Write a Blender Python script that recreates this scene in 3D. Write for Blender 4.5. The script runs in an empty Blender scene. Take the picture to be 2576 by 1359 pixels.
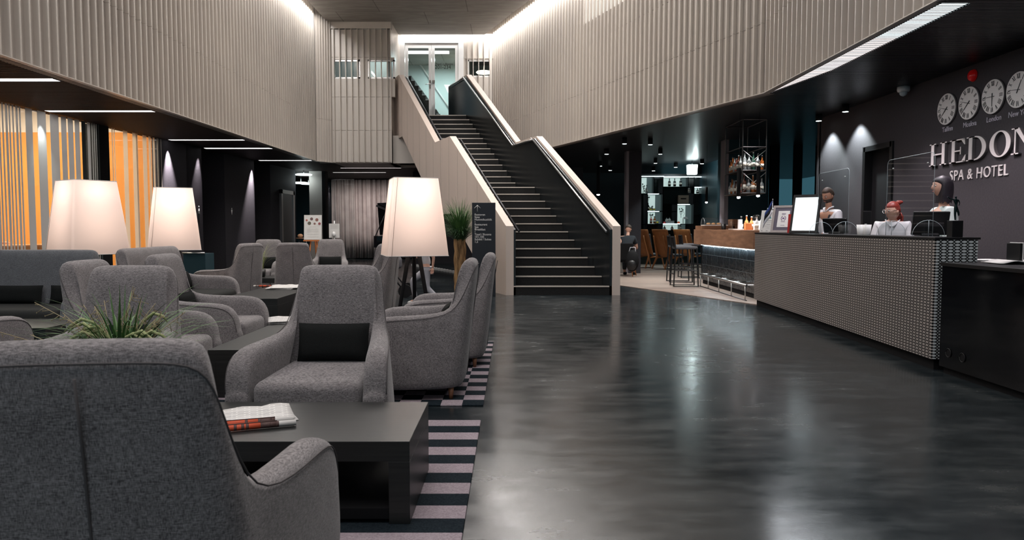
import bpy, bmesh, math, random
from math import sin, cos, pi, atan, radians as R, sqrt
from mathutils import Vector as V, Matrix
random.seed(7)
SC = bpy.context.scene
COL = SC.collection
# ---------------------------------------------------------------- camera
CAMH = 1.25
TH = atan(108.5/1850)
cam = bpy.data.cameras.new('camera'); camo = bpy.data.objects.new('camera', cam); COL.objects.link(camo)
cam.sensor_width = 36; cam.lens = 36*1850/2576; cam.clip_start = .05; cam.clip_end = 200
camo.location = (0, 0, CAMH); camo.rotation_euler = (pi/2-TH, 0, 0)
cam.dof.use_dof = True; cam.dof.focus_distance = 6.0; cam.dof.aperture_fstop = 6.3
SC.camera = camo
# ---------------------------------------------------------------- world: dusk outside the windows
w = bpy.data.worlds.new('dusk'); SC.world = w; w.use_nodes = True
bg = w.node_tree.nodes['Background']; bg.inputs[0].default_value = (.075, .20, .25, 1); bg.inputs[1].default_value = .45
SC.view_settings.view_transform = 'Standard'; SC.view_settings.look = 'None'
SC.view_settings.exposure = 0.55; SC.view_settings.gamma = 1.0; SC.view_settings.use_curve_mapping = False
try:
    SC.cycles.max_bounces = 6; SC.cycles.transparent_max_bounces = 16; SC.cycles.sample_clamp_indirect = 4.0
    SC.cycles.caustics_reflective = False; SC.cycles.caustics_refractive = False
except Exception: pass

def area(loc, rot, sx, sy, power, col=(1, .95, .88), name='area_light', spread=180):
    l = bpy.data.lights.new(name, 'AREA'); l.shape = 'RECTANGLE'; l.size = sx; l.size_y = sy; l.energy = power; l.color = col
    l.spread = R(spread)
    o = bpy.data.objects.new(name, l); o.location = loc; o.rotation_euler = rot; COL.objects.link(o); return o
def spot(loc, to, power, ang, col=(1, .95, .9), blend=.4, r=.03, name='spot_light'):
    l = bpy.data.lights.new(name, 'SPOT'); l.energy = power; l.spot_size = R(ang); l.spot_blend = blend; l.color = col; l.shadow_soft_size = r
    o = bpy.data.objects.new(name, l); o.location = loc
    o.rotation_euler = (V(to)-V(loc)).to_track_quat('-Z', 'Y').to_euler(); COL.objects.link(o); return o
def point(loc, power, col=(1, .9, .8), r=.05, name='lamp_light'):
    l = bpy.data.lights.new(name, 'POINT'); l.energy = power; l.color = col; l.shadow_soft_size = r
    o = bpy.data.objects.new(name, l); o.location = loc; COL.objects.link(o); return o

# room layout numbers (metres; +Y away from the camera)
HZ = 7.1            # atrium ceiling
SL = 3.1            # soffit under the left gallery
SR = 3.25           # soffit under the right gallery
LW = -5.55          # left gallery wall
RK = (3.83, 11.17)  # kink of the right gallery wall
RE = (-.55, 23.0)   # where it ends at the upper landing
FZ = 27*.165        # upper floor level
BY = 23.05          # upper back wall
BF = 21.4           # front of the protruding block
rdx = (RE[0]-RK[0])/(RE[1]-RK[1])
rang = math.atan2(-(RE[0]-RK[0]), RE[1]-RK[1])
# cove lights in the slot between the ceiling slab and the walls
WARM = (1, .93, .86)
NEU = (1, .97, .95)
area((LW+.17, 9.2, HZ+.10), (0, 0, 0), .12, 23.0, 330, NEU, 'cove_light')
L2 = sqrt((RE[0]-RK[0])**2+(RE[1]-RK[1])**2)
area(((RE[0]+RK[0])/2-.17, (RE[1]+RK[1])/2-.06, HZ+.10), (0, 0, rang), .12, L2-.1, 205, NEU, 'cove_light')
area((RK[0]-.22, 3.0, HZ+.10), (0, 0, 0), .12, 15, 35, NEU, 'cove_light')
area((-2.0, BY-.14, HZ+.10), (0, 0, 0), 2.8, .12, 22, NEU, 'cove_light')
# added atrium fill, no fixtures (above and behind the camera, out of frame)
area((-.6, 2.5, 6.6), (0, 0, 0), 4.5, 7.0, 205, (1, .94, .93), 'ceiling_fill')
area((-1.2, 13.5, 6.9), (0, 0, 0), 3.0, 6.0, 250, (1, .93, .88), 'ceiling_fill')
area((-.5, -5.5, 4.2), (R(78), 0, 0), 8, 4, 55, (.93, .94, 1), 'entrance_fill')  # unseen fill added behind the camera, no window built there

for _y in (6.6, 8.3, 10.0, 11.6): spot((4.75, _y, SR-.16), (4.95, _y, 0), 95, 105, (1, .88, .93), .8, .05, 'reception_fill')  # added spots without fixtures, to brighten the wall lettering and the staff
spot((4.45, 13.5, SR-.05), (4.5, 14.4, 1.9), 70, 70, (1, .95, .92), .8, .05, 'rack_fill')  # added light without a fixture, to brighten the rack bottles
for _x, _y in ((3.2, 13.8), (3.4, 15.6), (2.9, 17.2), (4.4, 18.2)): spot((_x, _y, SR-.16), (_x, _y, 0), 130, 100, (1, .93, .88), .8, .05, 'bar_floor_fill')  # added spots without fixtures, to brighten the plank floor
# ---------------------------------------------------------------- pixel helpers (only used to read distances off the photograph)
def ray(u, v):
    x = (u-1288)/1850; y = (679.5-v)/1850
    return x, cos(TH)+y*sin(TH), -sin(TH)+y*cos(TH)
def atY(u, v, y): r = ray(u, v); k = y/r[1]; return V((k*r[0], y, CAMH+k*r[2]))
def atZ(u, v, z): r = ray(u, v); k = (z-CAMH)/r[2]; return V((k*r[0], k*r[1], z))
def atX(u, v, x): r = ray(u, v); k = x/r[0]; return V((x, k*r[1], CAMH+k*r[2]))

# ---------------------------------------------------------------- objects
def tag(o, label=None, cat=None, group=None, kind=None):
    if label: o['label'] = label
    if cat: o['category'] = cat
    if group: o['group'] = group
    if kind: o['kind'] = kind
    return o
def thing(name, label, cat, loc=(0, 0, 0), rz=0, group=None):
    o = bpy.data.objects.new(name, None); COL.objects.link(o); o.empty_display_size = .1
    o.location = loc; o.rotation_euler = (0, 0, rz); return tag(o, label, cat, group)
def copy_tree(o, parent=None):
    c = o.copy(); COL.objects.link(c)
    if parent: c.parent = parent
    for ch in [x for x in bpy.data.objects if x.parent == o]: copy_tree(ch, c)
    return c
def place(proto, used, loc, rz, label, group=None, scale=None):
    o = proto if not used else copy_tree(proto)
    o.location = loc; o.rotation_euler = (0, 0, rz); o['label'] = label
    if group: o['group'] = group
    if scale: o.scale = (scale,)*3
    return o

class MB:
    def __init__(s): s.v = []; s.f = []; s.sm = []
    def add(s, vs, fs, smooth=False):
        n = len(s.v); s.v += [tuple(x) for x in vs]; s.f += [tuple(i+n for i in f) for f in fs]; s.sm += [smooth]*len(fs); return s
    def box(s, a, b, rz=0, c=None, M=None):
        x0, y0, z0 = a; x1, y1, z1 = b
        vs = [V((x, y, z)) for z in (z0, z1) for x, y in ((x0, y0), (x1, y0), (x1, y1), (x0, y1))]
        if rz:
            c = V(c) if c else V(((x0+x1)/2, (y0+y1)/2, 0)); m = Matrix.Rotation(rz, 3, 'Z')
            vs = [m@(p-c)+c for p in vs]
        if M: vs = [M@p for p in vs]
        return s.add(vs, [(3, 2, 1, 0), (4, 5, 6, 7), (0, 1, 5, 4), (1, 2, 6, 5), (2, 3, 7, 6), (3, 0, 4, 7)])
    def loft(s, A, B, smooth=False, cap=True):
        n = len(A); f = [(i, (i+1) % n, n+(i+1) % n, n+i) for i in range(n)]
        s.add(list(A)+list(B), f, smooth)
        if cap:
            m = len(s.v)-2*n; s.f += [tuple(m+i for i in reversed(range(n))), tuple(m+n+i for i in range(n))]; s.sm += [False]*2
        return s
    def prism(s, poly, z0, z1): return s.loft([(x, y, z0) for x, y in poly], [(x, y, z1) for x, y in poly])
    def grid(s, rows, smooth=True, closed=False):
        n = len(rows[0]); vs = [p for r in rows for p in r]; fs = []
        for i in range(len(rows)-1):
            for j in range(n if closed else n-1):
                k = (j+1) % n; fs.append((i*n+j, i*n+k, (i+1)*n+k, (i+1)*n+j))
        return s.add(vs, fs, smooth)
    def tube(s, pts, r, n=8, smooth=True, flat=1.0):
        pts = [V(p) for p in pts]; rs = r if isinstance(r, (list, tuple)) else [r]*len(pts); rows = []; up = None
        for i, p in enumerate(pts):
            d = (pts[min(i+1, len(pts)-1)]-pts[max(i-1, 0)]).normalized()
            if up is None: up = V((0, 0, 1)) if abs(d.z) < .9 else V((0, 1, 0))
            a = d.cross(up)
            if a.length < 1e-5: a = d.cross(V((1, 0, 0)))
            a.normalize(); b = d.cross(a).normalized(); up = -b if b.dot(up) < 0 else b
            a = d.cross(up).normalized()
            rows.append([p+rs[i]*(cos(t)*a+sin(t)*flat*up) for t in [2*pi*k/n for k in range(n)]])
        s.grid(rows, smooth, True); m = len(s.v)
        s.f += [tuple(m-len(rows)*n+i for i in range(n)), tuple(m-n+i for i in reversed(range(n)))]; s.sm += [False]*2
        return s
    def lathe(s, prof, c=(0, 0, 0), n=24, smooth=True, sx=1, sy=1):
        rows = [[(c[0]+r*sx*cos(2*pi*k/n), c[1]+r*sy*sin(2*pi*k/n), c[2]+z) for k in range(n)] for r, z in prof]
        s.grid(rows, smooth, True); m = len(s.v); t = len(rows)*n
        s.f += [tuple(m-t+i for i in reversed(range(n))), tuple(m-n+i for i in range(n))]; s.sm += [False]*2
        return s
    def ball(s, c, r, n=16, fn=None):
        rr = r if isinstance(r, (list, tuple)) else (r, r, r); m = n//2; rows = []
        for i in range(m+1):
            t = pi*i/m; st = max(sin(t), 1e-3)
            row = []
            for k in range(n):
                p = V((st*cos(2*pi*k/n), st*sin(2*pi*k/n), -cos(t))); q = V((p.x*rr[0], p.y*rr[1], p.z*rr[2]))
                if fn: q = fn(p, q)
                row.append(q+V(c))
            rows.append(row)
        return s.grid(rows, True, True)
    def xf(s, M): s.v = [tuple(M@V(p)) for p in s.v]; return s
    def build(s, name, m, parent=None, bevel=0, seg=2, sub=0, kind=None, smooth=None, loc=None, rot=None):
        me = bpy.data.meshes.new(name); me.from_pydata([tuple(p) for p in s.v], [], s.f)
        bm = bmesh.new(); bm.from_mesh(me); bmesh.ops.recalc_face_normals(bm, faces=bm.faces); bm.to_mesh(me); bm.free()
        fl = s.sm if smooth is None else [smooth]*len(s.f)
        me.polygons.foreach_set('use_smooth', fl[:len(me.polygons)]); me.materials.append(m); me.update()
        o = bpy.data.objects.new(name, me); COL.objects.link(o)
        if parent: o.parent = parent
        if loc: o.location = loc
        if rot: o.rotation_euler = rot
        if bevel:
            b = o.modifiers.new('bevel', 'BEVEL'); b.width = bevel; b.segments = seg; b.limit_method = 'ANGLE'; b.angle_limit = R(40)
            if seg > 2: me.polygons.foreach_set('use_smooth', [True]*len(me.polygons))
            b.harden_normals = False
        if sub:
            b = o.modifiers.new('sub', 'SUBSURF'); b.levels = sub; b.render_levels = sub
        if kind: o['kind'] = kind
        return o
def text(body, size, m, name, parent=None, loc=(0, 0, 0), rot=(pi/2, 0, 0), depth=.003, align='LEFT', sx=1, bold=0, spacing=1):
    c = bpy.data.curves.new(name, 'FONT'); c.body = body; c.size = size; c.extrude = depth; c.align_x = align; c.offset = bold; c.space_character = spacing
    c.resolution_u = 3
    t = bpy.data.objects.new(name+'_tmp', c); COL.objects.link(t)
    dg = bpy.context.evaluated_depsgraph_get(); me = bpy.data.meshes.new_from_object(t.evaluated_get(dg))
    bpy.data.objects.remove(t); bpy.data.curves.remove(c)
    me.materials.clear(); me.materials.append(m); me.name = name
    o = bpy.data.objects.new(name, me); COL.objects.link(o); o.location = loc; o.rotation_euler = rot; o.scale = (sx, 1, 1)
    if parent: o.parent = parent
    return o

# ---------------------------------------------------------------- materials
def mat(name, col=(.5, .5, .5), rough=.5, metal=0, spec=.5, emit=None, es=0, alpha=None, trans=0, ior=1.45, coat=0):
    m = bpy.data.materials.new(name); m.use_nodes = True; b = m.node_tree.nodes['Principled BSDF']
    b.inputs['Base Color'].default_value = (*col, 1); b.inputs['Roughness'].default_value = rough; b.inputs['Metallic'].default_value = metal
    b.inputs['Specular IOR Level'].default_value = spec; b.inputs['IOR'].default_value = ior
    if trans: b.inputs['Transmission Weight'].default_value = trans
    if coat: b.inputs['Coat Weight'].default_value = coat
    if emit: b.inputs['Emission Color'].default_value = (*emit, 1); b.inputs['Emission Strength'].default_value = es
    return m
def nodes(m): return m.node_tree.nodes, m.node_tree.links, m.node_tree.nodes['Principled BSDF']
def tex(m, scale=(1, 1, 1), kind='Noise', s=5, det=3, rough=.5, coord='Object', rot=(0, 0, 0)):
    N, L, b = nodes(m); tc = N.new('ShaderNodeTexCoord'); mp = N.new('ShaderNodeMapping'); mp.inputs['Scale'].default_value = scale; mp.inputs['Rotation'].default_value = rot
    L.new(tc.outputs[coord], mp.inputs[0])
    t = N.new('ShaderNodeTex'+kind); L.new(mp.outputs[0], t.inputs[0]); t.inputs['Scale'].default_value = s
    if kind == 'Noise': t.inputs['Detail'].default_value = det; t.inputs['Roughness'].default_value = rough
    return t
def ramp(m, src, stops):
    N, L, b = nodes(m); r = N.new('ShaderNodeValToRGB'); L.new(src, r.inputs[0]); e = r.color_ramp.elements
    while len(e) < len(stops): e.new(.5)
    for k, (p, c) in enumerate(stops): e[k].position = p; e[k].color = (*c, 1) if len(c) == 3 else c
    return r.outputs[0]
def math_(m, op, a, b=None, c=None):
    N, L, _ = nodes(m); n = N.new('ShaderNodeMath'); n.operation = op
    for i, x in enumerate((a, b, c)):
        if x is None: continue
        if isinstance(x, (int, float)): n.inputs[i].default_value = x
        else: L.new(x, n.inputs[i])
    return n.outputs[0]
def bump(m, h, strength=.2, dist=.01):
    N, L, b = nodes(m); n = N.new('ShaderNodeBump'); n.inputs['Strength'].default_value = strength; n.inputs['Distance'].default_value = dist
    L.new(h, n.inputs['Height']); L.new(n.outputs[0], b.inputs['Normal'])
def setc(m, out, inp='Base Color'): N, L, b = nodes(m); L.new(out, b.inputs[inp])
def noisy(name, c1, c2, scale=(1, 1, 1), s=5, rough=.5, det=4, bmp=0, metal=0, spec=.5, lo=.35, hi=.65, **k):
    m = mat(name, c1, rough, metal, spec, **k); t = tex(m, scale, 'Noise', s, det); setc(m, ramp(m, t.outputs[0], [(lo, c1), (hi, c2)]))
    if bmp: bump(m, t.outputs[0], bmp)
    return m
def fabric(name, c1, c2):
    m = mat(name, c1, .92, 0, .15); N, L, b = nodes(m)
    a = tex(m, (70, 70, 760), 'Noise', 1, 3, .6); c = tex(m, (800, 800, 55), 'Noise', 1, 3, .6); d = tex(m, (900, 900, 900), 'Noise', 1, 1); e = tex(m, (9, 9, 9), 'Noise', 1, 2)
    s = math_(m, 'ADD', math_(m, 'MULTIPLY', a.outputs[0], .42), math_(m, 'MULTIPLY', c.outputs[0], .42))
    s = math_(m, 'ADD', s, math_(m, 'ADD', math_(m, 'MULTIPLY', d.outputs[0], .10), math_(m, 'MULTIPLY', e.outputs[0], .06)))
    setc(m, ramp(m, s, [(.42, c1), (.50, tuple((p+q)*.47 for p, q in zip(c1, c2))), (.585, c2)])); bump(m, s, .35, .002)
    b.inputs['Sheen Weight'].default_value = .25; b.inputs['Sheen Roughness'].default_value = .5
    return m
def glassmat(name, tint=(.9, .95, .95), refl=.04):
    m = bpy.data.materials.new(name); m.use_nodes = True; N = m.node_tree.nodes; L = m.node_tree.links; N.clear()
    o = N.new('ShaderNodeOutputMaterial'); mx = N.new('ShaderNodeMixShader'); t = N.new('ShaderNodeBsdfTransparent'); g = N.new('ShaderNodeBsdfGlossy')
    t.inputs[0].default_value = (*tint, 1); g.inputs['Roughness'].default_value = .02; f = N.new('ShaderNodeLayerWeight'); f.inputs[0].default_value = .5
    p = N.new('ShaderNodeMath'); p.operation = 'POWER'; p.inputs[1].default_value = 5; L.new(f.outputs['Facing'], p.inputs[0])
    a = N.new('ShaderNodeMath'); a.operation = 'MULTIPLY_ADD'; a.inputs[1].default_value = .45; a.inputs[2].default_value = refl; L.new(p.outputs[0], a.inputs[0]); a.use_clamp = True
    L.new(a.outputs[0], mx.inputs[0]); L.new(t.outputs[0], mx.inputs[1]); L.new(g.outputs[0], mx.inputs[2]); L.new(mx.outputs[0], o.inputs[0])
    return m
def emis(name, col, s): return mat(name, (0, 0, 0), .5, 0, 0, col, s)

M = {}
M['cream'] = noisy('cream_metal', (.55, .505, .46), (.59, .545, .495), (1, 1, .3), 2, .36, spec=.5)
M['cream_panel'] = noisy('cream_panel', (.66, .56, .50), (.69, .59, .525), (1, 1, .3), 2, .5, spec=.4)
# concrete ceiling of the atrium with board joints
m = mat('ceiling_concrete', (.4, .37, .34), .8); t = tex(m, (1, 4, 1), 'Noise', 2.2, 6); N, L, b = nodes(m)
br = N.new('ShaderNodeTexBrick'); tc = N.new('ShaderNodeTexCoord'); L.new(tc.outputs['Object'], br.inputs[0])
br.inputs['Scale'].default_value = 1; br.inputs['Brick Width'].default_value = 2.4; br.inputs['Row Height'].default_value = 1.2; br.inputs['Mortar Size'].default_value = .012
br.inputs['Color1'].default_value = (1, 1, 1, 1); br.inputs['Color2'].default_value = (.9, .9, .9, 1); br.inputs['Mortar'].default_value = (.55, .55, .55, 1)
mx = N.new('ShaderNodeMix'); mx.data_type = 'RGBA'; mx.blend_type = 'MULTIPLY'; mx.inputs[0].default_value = 1
L.new(ramp(m, t.outputs[0], [(.35, (.31, .295, .275)), (.7, (.40, .38, .355))]), mx.inputs[6]); L.new(br.outputs[0], mx.inputs[7]); setc(m, mx.outputs[2]); M['conc'] = m
# polished concrete floor
m = mat('polished_concrete', (.03, .035, .038), .2, 0, .6); N, L, b = nodes(m)
t = tex(m, (1, .6, 1), 'Noise', .8, 5, .5); t2 = tex(m, (.55, 1.3, 1), 'Noise', 4.5, 10, .68); t3 = tex(m, (1, 1, 1), 'Noise', 60, 3)
s = math_(m, 'ADD', math_(m, 'MULTIPLY', t.outputs[0], .45), math_(m, 'MULTIPLY', t2.outputs[0], .55))
setc(m, ramp(m, s, [(.40, (.009, .014, .017)), (.50, (.017, .023, .026)), (.57, (.031, .037, .039)), (.66, (.060, .064, .064))]))
setc(m, ramp(m, s, [(.40, (.16, .16, .16)), (.62, (.29, .29, .29))]), 'Roughness'); bump(m, math_(m, 'ADD', t2.outputs[0], math_(m, 'MULTIPLY', t3.outputs[0], .3)), .06, .01)
b.inputs['Coat Weight'].default_value = .10; b.inputs['Coat Roughness'].default_value = .12; M['floor'] = m
# wood plank floor of the bar
m = mat('plank_floor', (.3, .25, .22), .42); N, L, b = nodes(m)
br = N.new('ShaderNodeTexBrick'); tc = N.new('ShaderNodeTexCoord'); L.new(tc.outputs['Object'], br.inputs[0])
br.inputs['Scale'].default_value = 1; br.inputs['Brick Width'].default_value = 1.8; br.inputs['Row Height'].default_value = .18; br.inputs['Mortar Size'].default_value = .003
br.inputs['Color1'].default_value = (.34, .27, .23, 1); br.inputs['Color2'].default_value = (.24, .19, .165, 1); br.inputs['Mortar'].default_value = (.08, .07, .06, 1)
t = tex(m, (1.2, 14, 1), 'Noise', 3, 5); mx = N.new('ShaderNodeMix'); mx.data_type = 'RGBA'; mx.blend_type = 'MULTIPLY'; mx.inputs[0].default_value = .8
L.new(br.outputs[0], mx.inputs[6]); L.new(ramp(m, t.outputs[0], [(.3, (.65, .65, .65)), (.7, (1.15, 1.12, 1.1))]), mx.inputs[7]); setc(m, mx.outputs[2]); M['plank'] = m
M['slat'] = noisy('dark_slats', (.016, .011, .010), (.030, .021, .019), (.6, 20, 20), 3, .6, spec=.2)
M['slat_r'] = noisy('dark_slats_bar', (.011, .011, .013), (.020, .020, .023), (.6, 20, 20), 3, .33, spec=.5)
M['void'] = mat('ceiling_void', (.006, .005, .005), .9)
M['dkwall'] = noisy('dark_wall', (.030, .028, .034), (.036, .034, .040), (1, 1, 1), 30, .75, bmp=.1, spec=.3)
M['dkwall2'] = noisy('reception_wall', (.045, .040, .045), (.052, .046, .051), (1, 1, 1), 40, .7, bmp=.1, spec=.3)
M['black'] = mat('black_satin', (.008, .008, .009), .35)
M['blackgloss'] = mat('black_gloss', (.004, .004, .005), .06, 0, .6)
M['blackmat'] = mat('black_matt', (.007, .007, .008), .8, 0, .2)
M['stepmat'] = noisy('black_step', (.010, .010, .010), (.016, .016, .016), (1, 1, 1), 60, .7, spec=.3)
M['balin'] = noisy('black_balustrade_board', (.010, .012, .013), (.017, .020, .022), (14, 14, .5), 2, .22, spec=.6)
M['nosing'] = mat('nosing', (.62, .56, .50), .45)
M['steel'] = mat('brushed_steel', (.5, .5, .5), .3, 1)
M['dsteel'] = mat('dark_steel', (.08, .08, .085), .35, 1)
M['chrome'] = mat('chrome', (.8, .8, .8), .12, 1)
M['white'] = mat('white_paint', (.75, .75, .74), .5)
M['whitegloss'] = mat('white_gloss', (.8, .8, .8), .2)
M['paper'] = noisy('paper', (.72, .71, .69), (.66, .65, .63), (1, 1, 1), 8, .8)
m = mat('newsprint', (.7, .7, .68), .8); N, L, b = nodes(m); br = N.new('ShaderNodeTexBrick'); tc = N.new('ShaderNodeTexCoord'); L.new(tc.outputs['Object'], br.inputs[0])
br.inputs['Scale'].default_value = 1; br.inputs['Brick Width'].default_value = .055; br.inputs['Row Height'].default_value = .012; br.inputs['Mortar Size'].default_value = .004; br.offset = .37
br.inputs['Color1'].default_value = (.24, .23, .23, 1); br.inputs['Color2'].default_value = (.55, .53, .52, 1); br.inputs['Mortar'].default_value = (.72, .71, .69, 1); setc(m, br.outputs[0]); M['newsprint'] = m
M['fab'] = fabric('grey_linen', (.054, .049, .052), (.345, .32, .322))
M['fabb'] = fabric('grey_linen_blue_lit', (.060, .063, .072), (.20, .205, .22))  # grey linen with the bluish light on the left sofa put into its colour
M['seam'] = mat('seam_thread', (.085, .077, .078), .9)
M['pillow'] = noisy('black_wool', (.0095, .0105, .0105), (.015, .016, .016), (1, 1, 1), 260, .95, bmp=.3, spec=.1)
M['seatdk'] = noisy('charcoal_wool', (.030, .031, .030), (.042, .043, .042), (1, 1, 1), 200, .95, bmp=.3, spec=.1)
M['legwood'] = noisy('brown_wood', (.16, .07, .035), (.22, .10, .05), (1, 1, 10), 6, .45)
M['table'] = noisy('black_oak', (.015, .016, .016), (.022, .023, .022), (1.2, 26, 26), 3, .36, bmp=.06, det=6)
M['tableshelf'] = M['blackmat']
M['orangewall'] = noisy('orange_wall', (.62, .22, .035), (.66, .245, .04), (1, 1, 1), 1, .7)
M['creamwall'] = mat('cream_wall', (.60, .50, .40), .7)
M['bark'] = noisy('bark', (.10, .055, .025), (.40, .24, .11), (10, 10, 1.6), 2, .9, bmp=.8, det=8)
M['oak'] = noisy('walnut_top', (.20, .105, .062), (.29, .155, .09), (.8, 1.6, 9), 2, .45, det=6)
M['ply'] = noisy('orange_plywood', (.42, .16, .055), (.52, .21, .075), (6, 6, .8), 2, .38, det=6)
M['greyseat'] = mat('grey_seat', (.075, .08, .09), .8)
M['tile'] = None
m = mat('black_tile', (.014, .018, .022), .22, 0, .6); N, L, b = nodes(m)
br = N.new('ShaderNodeTexBrick'); tc = N.new('ShaderNodeTexCoord'); mp = N.new('ShaderNodeMapping'); mp.inputs['Rotation'].default_value = (pi/2, 0, pi/2)
sp = N.new('ShaderNodeSeparateXYZ'); cb = N.new('ShaderNodeCombineXYZ'); L.new(tc.outputs['Object'], sp.inputs[0]); L.new(sp.outputs[1], cb.inputs[0]); L.new(sp.outputs[2], cb.inputs[1])
L.new(cb.outputs[0], br.inputs[0]); br.inputs['Scale'].default_value = 1; br.inputs['Brick Width'].default_value = .42; br.inputs['Row Height'].default_value = .22; br.inputs['Mortar Size'].default_value = .004
br.inputs['Color1'].default_value = (.013, .017, .021, 1); br.inputs['Color2'].default_value = (.02, .026, .03, 1); br.inputs['Mortar'].default_value = (.12, .14, .15, 1); setc(m, br.outputs[0])
t = tex(m, (1, 1, 1), 'Noise', 14, 4); bump(m, t.outputs[0], .5, .02); M['tile'] = m
M['glass'] = glassmat('clear_glass', (.96, .975, .97), .03)
M['acryl'] = glassmat('clear_acrylic', (.955, .97, .975), .035)
M['acryledge'] = mat('acrylic_edge', (.55, .62, .66), .15, 0, .6)
M['winglass'] = glassmat('window_glass', (.85, .9, .92), .08)
m = bpy.data.materials.new('frosted_stripe'); m.use_nodes = True; N = m.node_tree.nodes; L = m.node_tree.links; N.clear()
o = N.new('ShaderNodeOutputMaterial'); mx = N.new('ShaderNodeMixShader'); mx.inputs[0].default_value = .55; d = N.new('ShaderNodeBsdfDiffuse'); t = N.new('ShaderNodeBsdfTranslucent')
d.inputs[0].default_value = (.66, .65, .62, 1); t.inputs[0].default_value = (.50, .51, .55, 1); L.new(d.outputs[0], mx.inputs[1]); L.new(t.outputs[0], mx.inputs[2]); L.new(mx.outputs[0], o.inputs[0]); M['frost'] = m; M['frostw'] = m.copy(); M['frostw'].name = 'frosted_stripe_warm'; M['frostw'].node_tree.nodes['Translucent BSDF'].inputs[0].default_value = (.95, .85, .75, 1)  # stripes of the second pane: warmer, more translucent copy
M['frostd'] = mat('dark_stripe', (.05, .07, .07), .5)
M['leaf'] = noisy('leaf_green', (.045, .12, .035), (.10, .20, .06), (1, 1, 1), 12, .5)
M['leafd'] = noisy('leaf_dark', (.02, .06, .025), (.05, .11, .04), (1, 1, 1), 12, .5)
M['seedhead'] = noisy('seed_head', (.20, .26, .10), (.38, .38, .20), (1, 1, 1), 60, .8)
M['straw'] = noisy('straw', (.25, .20, .11), (.38, .31, .19), (1, 1, 1), 30, .8)
M['skin'] = mat('skin', (.62, .36, .27), .5); M['skin2'] = mat('skin_dark', (.40, .20, .13), .5)
M['hairred'] = noisy('red_hair', (.10, .008, .006), (.36, .045, .03), (60, 60, 8), 3, .45)  # faint glow put into the side panel colour, no lamp inside
M['hairblk'] = noisy('black_hair', (.010, .008, .012), (.028, .022, .03), (60, 60, 6), 3, .5)
M['hairbrn'] = noisy('brown_hair', (.03, .018, .012), (.08, .05, .035), (50, 50, 20), 3, .6)
M['shirt'] = noisy('white_shirt', (.60, .58, .60), (.68, .66, .68), (1, 1, 1), 6, .85, bmp=.2)
M['shirtt'] = noisy('pale_teal_shirt', (.50, .56, .55), (.58, .64, .62), (1, 1, 1), 6, .85, bmp=.2)
M['greycloth'] = noisy('light_grey_cloth', (.38, .38, .42), (.46, .46, .50), (1, 1, 1), 8, .85, bmp=.3)
M['dkcloth'] = mat('dark_cloth', (.015, .02, .026), .9)
M['orangecloth'] = noisy('orange_cloth', (.60, .22, .08), (.75, .32, .13), (1, 1, 1), 6, .85)
M['red'] = mat('red_card', (.42, .015, .012), .45); M['redl'] = mat('red_alarm', (.6, .01, .01), .15, 0, .6, (.8, .01, .01), .03)
M['scr'] = emis('lit_screen', (.86, .97, 1), 1.0)
M['led'] = emis('led_strip', (1, .96, .95), 1.5)
M['ledw'] = emis('led_cool', (.75, .95, 1), 2.2)
M['ledcell'] = mat('lit_shelf_back', (.5, .55, .53), .6, 0, .3, (.62, .80, .76), .42)
M['bulb'] = emis('lamp_bulb', (1, .95, 1), 14)
M['spotlens'] = emis('spot_lens', (.85, 1, 1), 4)
M['copper'] = mat('orange_box', (.62, .20, .06), .6)
M['bronze'] = mat('dark_bronze', (.012, .03, .032), .22, .6)
M['teal'] = mat('dark_teal', (.010, .030, .040), .4)
M['shadefab'] = None
m = bpy.data.materials.new('lamp_shade_fabric'); m.use_nodes = True; N = m.node_tree.nodes; L = m.node_tree.links; N.clear()
o = N.new('ShaderNodeOutputMaterial'); mx = N.new('ShaderNodeMixShader'); mx.inputs[0].default_value = .55; d = N.new('ShaderNodeBsdfDiffuse'); t = N.new('ShaderNodeBsdfTranslucent')
d.inputs[0].default_value = (.80, .72, .68, 1); t.inputs[0].default_value = (.92, .80, .74, 1); L.new(d.outputs[0], mx.inputs[1]); L.new(t.outputs[0], mx.inputs[2]); L.new(mx.outputs[0], o.inputs[0]); M['shadefab'] = m
# perforated mesh of the reception desk
def meshmat(name, axis, light=(.40, .365, .34)):
    m = mat(name, (.02, .02, .02), .45, 0, .4); N, L, b = nodes(m); tc = N.new('ShaderNodeTexCoord'); sp = N.new('ShaderNodeSeparateXYZ'); L.new(tc.outputs['Object'], sp.inputs[0])
    h = sp.outputs[axis]; z = sp.outputs[2]
    fx = math_(m, 'SUBTRACT', math_(m, 'FRACT', math_(m, 'MULTIPLY', math_(m, 'ADD', h, 50), 1/.057)), .5)
    fz = math_(m, 'SUBTRACT', math_(m, 'FRACT', math_(m, 'MULTIPLY', math_(m, 'ADD', z, 50), 1/.0268)), .5)
    e = math_(m, 'ADD', math_(m, 'POWER', math_(m, 'ABSOLUTE', math_(m, 'DIVIDE', fx, .395)), 1.7), math_(m, 'POWER', math_(m, 'ABSOLUTE', math_(m, 'DIVIDE', fz, .365)), 1.7))
    e1 = math_(m, 'LESS_THAN', e, 1)
    gx = math_(m, 'SUBTRACT', .5, math_(m, 'ABSOLUTE', fx)); gz = math_(m, 'SUBTRACT', .5, math_(m, 'ABSOLUTE', fz))
    e2 = math_(m, 'LESS_THAN', math_(m, 'ADD', math_(m, 'DIVIDE', gx, .14), math_(m, 'DIVIDE', gz, .22)), 1)
    k = math_(m, 'MAXIMUM', e1, e2)
    setc(m, ramp(m, k, [(.4, (.006, .006, .007)), (.6, light)]))
    return m
M['meshY'] = meshmat('desk_mesh_front', 1); M['meshX'] = meshmat('desk_mesh_end_lit', 0, (.60, .64, .65))  # end copy is paler: light on the end face put into its colour
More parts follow.
